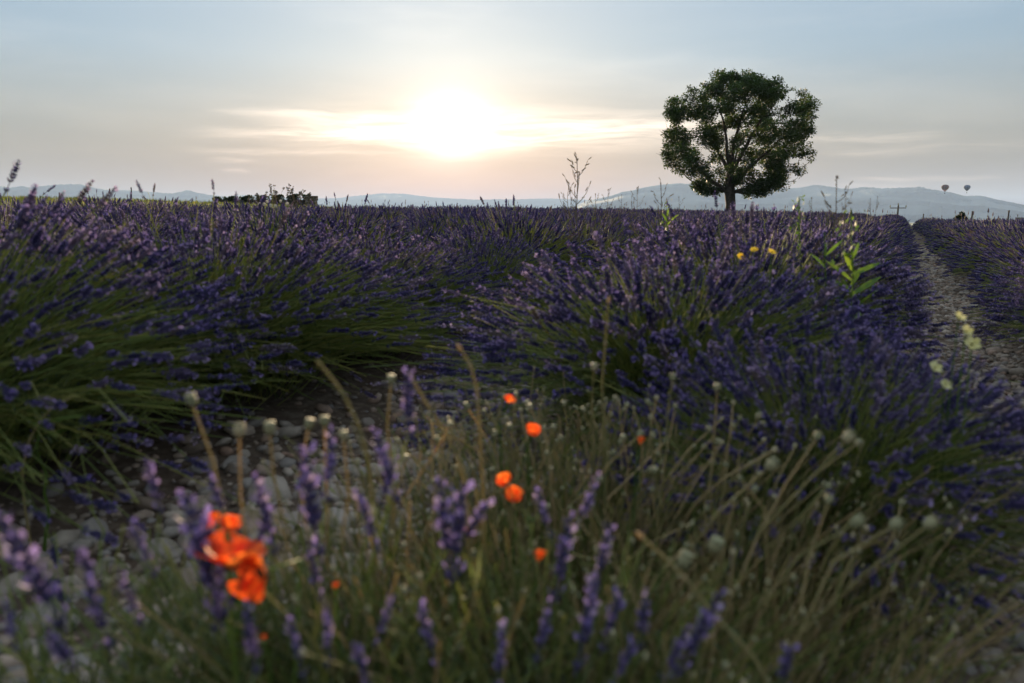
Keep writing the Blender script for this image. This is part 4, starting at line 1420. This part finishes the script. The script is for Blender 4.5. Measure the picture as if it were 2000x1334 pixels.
S = 700
for px, py, D, sz, lab, lean in [
    (378, 795, 1.12, .017, 'tall poppy stalk with bent green stem at left before the dark lavender', -.08),
    (468, 855, 1.15, .019, 'upright poppy capsule on a pale stalk right of the tall bent one', -.02),
    (528, 850, 1.15, .018, 'poppy capsule over the stony gap, third from the left', -.02),
    (602, 840, 1.2, .016, 'poppy capsule over the stony gap, left one of a close pair', -.01),
    (634, 835, 1.2, .016, 'poppy capsule over the stony gap, right one of a close pair', .0),
    (672, 862, 1.15, .014, 'small yellowish poppy capsule just left of a lilac spike', .0),
    (763, 752, 1.25, .015, 'poppy capsule with yellowish rim left of the tall lilac spike', -.03),
    (1648, 865, 1.3, .021, 'largest round poppy capsule leaning far right before the lavender', .26),
    (1497, 918, 1.25, .021, 'round pinkish poppy capsule left of the largest one', .18),
    (1805, 1032, 1.25, .021, 'poppy capsule leaning right, the rightmost of the foreground', .28),
    (1662, 1028, 1.2, .021, 'upright grey poppy capsule below the largest one', .22),
    (1738, 1032, 1.2, .019, 'grey poppy capsule just left of the rightmost one', .24),
    (1592, 860, 1.35, .015, 'small poppy capsule left of the largest one', .16),
    (1400, 765, 1.5, .014, 'tall thin poppy stalk before the green base of the lavender', .02),
    (1313, 745, 1.5, .014, 'tall poppy stalk rising over the tangle, right of centre', .02),
    (1160, 725, 1.5, .014, 'pale tall poppy stalk with a bent neck at centre', -.01),
    (1330, 1110, 1.05, .022, 'big blurred beige poppy capsule at bottom right of centre', .05),
    (1390, 1080, 1.08, .022, 'big blurred beige poppy capsule tinged with red', .08),
    (1670, 870, 1.4, .012, 'little poppy capsule touching the largest one', .2),
]:
    S += 1
    capsule(px, py, D, sz, S, lab, lean)
r = np.random.default_rng(88)
cnt = 0
while cnt < 100:
    px = r.normal(1210, 290)
    if not 560 < px < 1850: continue
    ytop = np.interp(px, [560, 800, 1000, 1450, 1650, 1850], [880, 820, 770, 790, 900, 1010])
    py = ytop + abs(r.normal(0, 130))
    if py > 1190: continue
    D = np.clip(1.72 - (py - 780) / 400 * .62 + r.normal(0, .09), 1.02, 1.9)
    capsule(px, py, D, r.uniform(.008, .0150), 1000 + cnt, None, None, 'straw', r.uniform(.8, 1.2))
    cnt += 1

# bent straw-coloured bare stalks
for i, (pts_px, D, lab) in enumerate([
    ([(628, 715), (668, 765), (700, 830), (720, 900), (728, 1000)], 1.1, 'thick bare straw stalk bending left over the dark lavender'),
    ([(900, 683), (918, 712), (932, 760), (938, 860), (945, 980)], 1.2, 'thick bare straw stalk with a pale tip at centre'),
    ([(1188, 590), (1183, 660), (1175, 760), (1185, 880), (1180, 1000)], 1.5, 'long bare straw stalk rising before the central lavender'),
    ([(805, 740), (840, 800), (880, 860), (905, 930), (915, 1010)], 1.2, 'bare straw stalk leaning left beside the lilac spike'),
    ([(1255, 1050), (1330, 1120), (1400, 1210), (1470, 1280), (1500, 1334)], .95, 'tan bare stalk bending down at the bottom right of centre'),
    ([(200, 755), (150, 770), (95, 800), (60, 850), (40, 930)], 2.1, 'pale dry twig before the left lavender'),
]):
    P_ = np.array([at(x, y, D) for x, y in pts_px])
    bx, by = P_[-1][0], P_[-1][1] + .02
    g0 = float(terrain(bx, by))
    P_ = np.concatenate([P_, [[bx, by, g0]]])
    t = thing('bare_stalk', lab, 'stalk', (bx, by, g0), 0, 'bare straw stalks')
    kk = np.linspace(0, len(P_) - 1, 14)
    Q = np.stack([np.interp(kk, np.arange(len(P_)), P_[:, j]) for j in range(3)], 1) - [bx, by, g0]
    mb = MB(); mb.tubes(Q[None], np.linspace(.0019, .0032, 14)[None], 5, 0, np.array([.7])); link('stalk', mb.mesh('stalk', M['straw'], True), t)
    nv, nq = lathe([(0, -.004), (.0034, 0), (.003, .008), (0, .012)], 5)
    tn = unit(-np.gradient(Q, axis=0))
    for q in (0, 3, 6):
        nb = MB(); nb.stamp(nv, nq, Q[[q]], frames(tn[[q]]), np.ones((1, 3)), 0, np.full(1, .9))
        link('stalk_node', nb.mesh('stalk_node', M['straw']), t)

# fine dead stems filling the tangle
tg = MB()
n = 2600
al = r.uniform(.75, 1.95, n); la = np.minimum(r.normal(-.45, .36, n), r.uniform(-.3, .12, n))
la = np.maximum(la, r.uniform(-1.0, -.6, n))
b2 = al[:, None] * U + la[:, None] * V
ok = np.hypot(b2[:, 0] + .0, b2[:, 1]) > .75
b2 = b2[ok]; n = len(b2)
h = r.uniform(.10, .40, n)
ln = np.column_stack([(b2[:, 0] - .05) * .24 + r.normal(0, .085, n), r.normal(0, .07, n)])
base = np.column_stack([b2, terrain(b2[:, 0], b2[:, 1])])
tips = base + np.column_stack([ln, h])
k = np.linspace(0, 1, 5)[None, :, None]
ctl = (base + tips) / 2 + np.column_stack([-ln * .25, h * .12]) + r.normal(0, .022, (n, 3))
pts = (1 - k) ** 2 * base[:, None] + 2 * k * (1 - k) * ctl[:, None] + k ** 2 * tips[:, None]
gm_ = r.random(n) < .66
tg.tubes(pts[gm_], np.full((gm_.sum(), 5), .0012), 3, 0, r.random(gm_.sum()))
tg.tubes(pts[~gm_], np.full(((~gm_).sum(), 5), .0013), 3, 2, r.random((~gm_).sum()))
iv, if_ = icosphere(0)
s_ = r.random(n) < .40
tg.stamp(iv, if_, tips[s_], np.repeat(np.eye(3)[None], s_.sum(), 0), r.uniform(.0022, .0055, (s_.sum(), 1)) * [.8, .8, 1.3], 1, r.random(s_.sum()))
nl = 5200
pk = r.integers(0, n, nl); tt = r.uniform(.05, .8, nl)[:, None]
p = base[pk] * (1 - tt) + tips[pk] * tt
tg.stamp(np.array([[0, 0, 0], [.07, 0, .4], [0, .02, 1], [-.07, 0, .4]], float), np.array([[0, 1, 2, 3]]), p, frames(unit(r.normal(0, .55, (nl, 3)) + [0, 0, .6])), np.repeat(r.uniform(.02, .05, nl)[:, None], 3, 1), 2, r.random(nl))
tag(link('weed_tangle', tg.mesh('weed_tangle', [M['straw'], M['capsule'], M['grass']])), 'tangle of fine dead stems and grass under the poppy stalks', 'weeds', kind='stuff')


# ------------------------------------------------------------------ poppies
def petal_mesh(seed, openness):
    r = np.random.default_rng(seed)
    nu, nv_ = 9, 8
    u_ = np.linspace(-1, 1, nu)[None, :]; v_ = np.linspace(0, 1, nv_)[:, None]
    half = 1.45 * np.sin(np.clip(v_ * .80 + .06, 0, 1) * PI * .62) ** .8
    a = u_ * half
    rad = v_ * (1 - .10 * u_ ** 2 * v_)
    rad = rad + .05 * v_ ** 3 * np.sin(u_ * 7 + seed) 
    th = openness * (v_ ** .8)                        # how far the petal has bent away from the axis
    # walk outward along a bowl profile
    R_ = np.cumsum(np.concatenate([np.zeros((1, 1)), np.sin(openness * (.65 + .5 * v_[1:])) / (nv_ - 1)]), 0)
    Z_ = np.cumsum(np.concatenate([np.zeros((1, 1)), np.cos(openness * (.65 + .5 * v_[1:])) / (nv_ - 1)]), 0)
    crk = .035 * v_ ** 2 * np.sin(u_ * 6 + 2 * seed + v_ * 3) + .015 * v_ * np.sin(u_ * 15 + seed)
    x = (R_ + .02) * np.sin(a) * (1 + crk); y = (R_ + .02) * np.cos(a) * (1 + crk); z = Z_ + crk * .8 + .12 * (a ** 2) * v_
    v = np.stack([x + 0 * u_, y + 0 * u_, z + 0 * u_], -1).reshape(-1, 3)
    idx = np.arange(nu * nv_).reshape(nv_, nu)
    q = np.stack([idx[:-1, :-1], idx[:-1, 1:], idx[1:, 1:], idx[1:, :-1]], -1).reshape(-1, 4)
    mb = MB(); mb.add(v, q, 0, r.random())
    return mb.mesh('petal', M['petal'], True)


eb = MB(); eb.add(cv, cq, 0, .4); EYE = eb.mesh('seed_pod', M['poppy_eye'], True)


def poppy(px, py, D, size, axis, openness, label, seed, eye=True, lean=0.02, npet=4):
    r = np.random.default_rng(seed)
    c = at(px, py, D)
    ax = Vector(axis).normalized()
    foot = c - np.array(ax) * size * .35
    bx, by = foot[0] - lean, foot[1] + .03
    g0 = float(terrain(bx, by))
    t = thing('poppy', label, 'poppy', (bx, by, g0), 0, 'poppies')
    o0 = foot - [bx, by, g0]
    end = o0; pre = o0 - np.array(ax) * .05
    low = curve(np.zeros(3), pre, 6, (lean * .3, .01, .02))
    pts = np.concatenate([low, [(pre * .4 + end * .6)], [end]])
    mb = MB(); mb.tubes(pts[None], np.linspace(.0022, .0016, len(pts))[None], 5, 0, np.array([.4])); link('stem', mb.mesh('stem', M['green'], True), t)
    q = ax.to_track_quat('Z', 'Y')
    for i in range(npet):
        o = link('petal', petal_mesh(seed * 7 + i, openness * (1.0 if i % 2 else 1.14)), t, o0)
        o.rotation_euler = (q @ Matrix.Rotation(i * 2 * PI / npet + r.normal(0, .15), 3, 'Z').to_quaternion()).to_euler()
        s = size * (.60 if i % 2 else .68) * r.uniform(.92, 1.08)
        o.scale = (s, s, s)
    if eye:
        e = link('seed_pod', EYE, t, o0); e.rotation_euler = q.to_euler(); e.scale = (size * .22, size * .22, size * .26)
        sb = MB(); n = 40
        d = unit(np.column_stack([r.normal(0, .8, (n, 2)), np.ones(n)]))
        sb.tubes(np.stack([d * .02, d * .26 * r.uniform(.8, 1.1, (n, 1))], 1), np.full((n, 2), .008), 3)
        iv, if_ = icosphere(0)
        sb.stamp(iv, if_, d * .26, np.repeat(np.eye(3)[None], n, 0), np.full((n, 3), .022), 0, r.random(n))
        s = link('stamens', sb.mesh('stamens', M['poppy_eye']), t, o0); s.rotation_euler = q.to_euler(); s.scale = (size,) * 3
    return t


poppy(452, 1078, .92, .066, (.12, .05, 1.0), .95, 'largest orange red poppy, its petals spread like a roof', 1)
poppy(497, 1122, .90, .056, (-.50, -.84, .12), .8, 'orange red poppy bowl with dark centre, below the largest poppy', 2)
poppy(414, 1020, 1.02, .026, (-.3, -.5, .8), .85, 'small orange poppy behind the largest one, to its upper left', 3, False)
poppy(449, 1022, 1.02, .024, (.3, -.4, .8), .9, 'small ragged orange poppy right behind the largest one', 4, False)
poppy(1041, 840, 1.35, .022, (.1, -.6, .6), .9, 'small glowing orange poppy at centre right of the tangle top', 5, False)
poppy(994, 781, 1.45, .022, (.3, -.4, .8), .8, 'small red poppy, the highest at the centre', 6, False)
poppy(986, 938, 1.2, .022, (-.3, -.6, .6), .8, 'small orange red poppy at centre, upper one of a pair', 7, False)
poppy(1003, 966, 1.2, .024, (.2, -.6, .6), .9, 'small orange poppy at centre, lower one of a pair', 8, False)
poppy(1052, 1088, 1.05, .024, (.1, -.3, 1), .5, 'dull red closing poppy below the centre', 9, False)
poppy(1251, 862, 1.35, .022, (.1, -.2, 1), .45, 'dull brick red half-closed poppy in the right of the tangle', 10, False)
poppy(655, 1145, .98, .012, (0, 0, 1), .6, 'tiny orange poppy petal low between two lilac spikes', 11, False)
poppy(905, 1035, 1.05, .013, (.3, 0, 1), .6, 'tiny orange poppy beside a lilac spike left of centre', 12, False)
poppy(515, 1246, .9, .007, (0, -.3, 1), .6, 'tiny red poppy bud at the bottom left', 13, False)
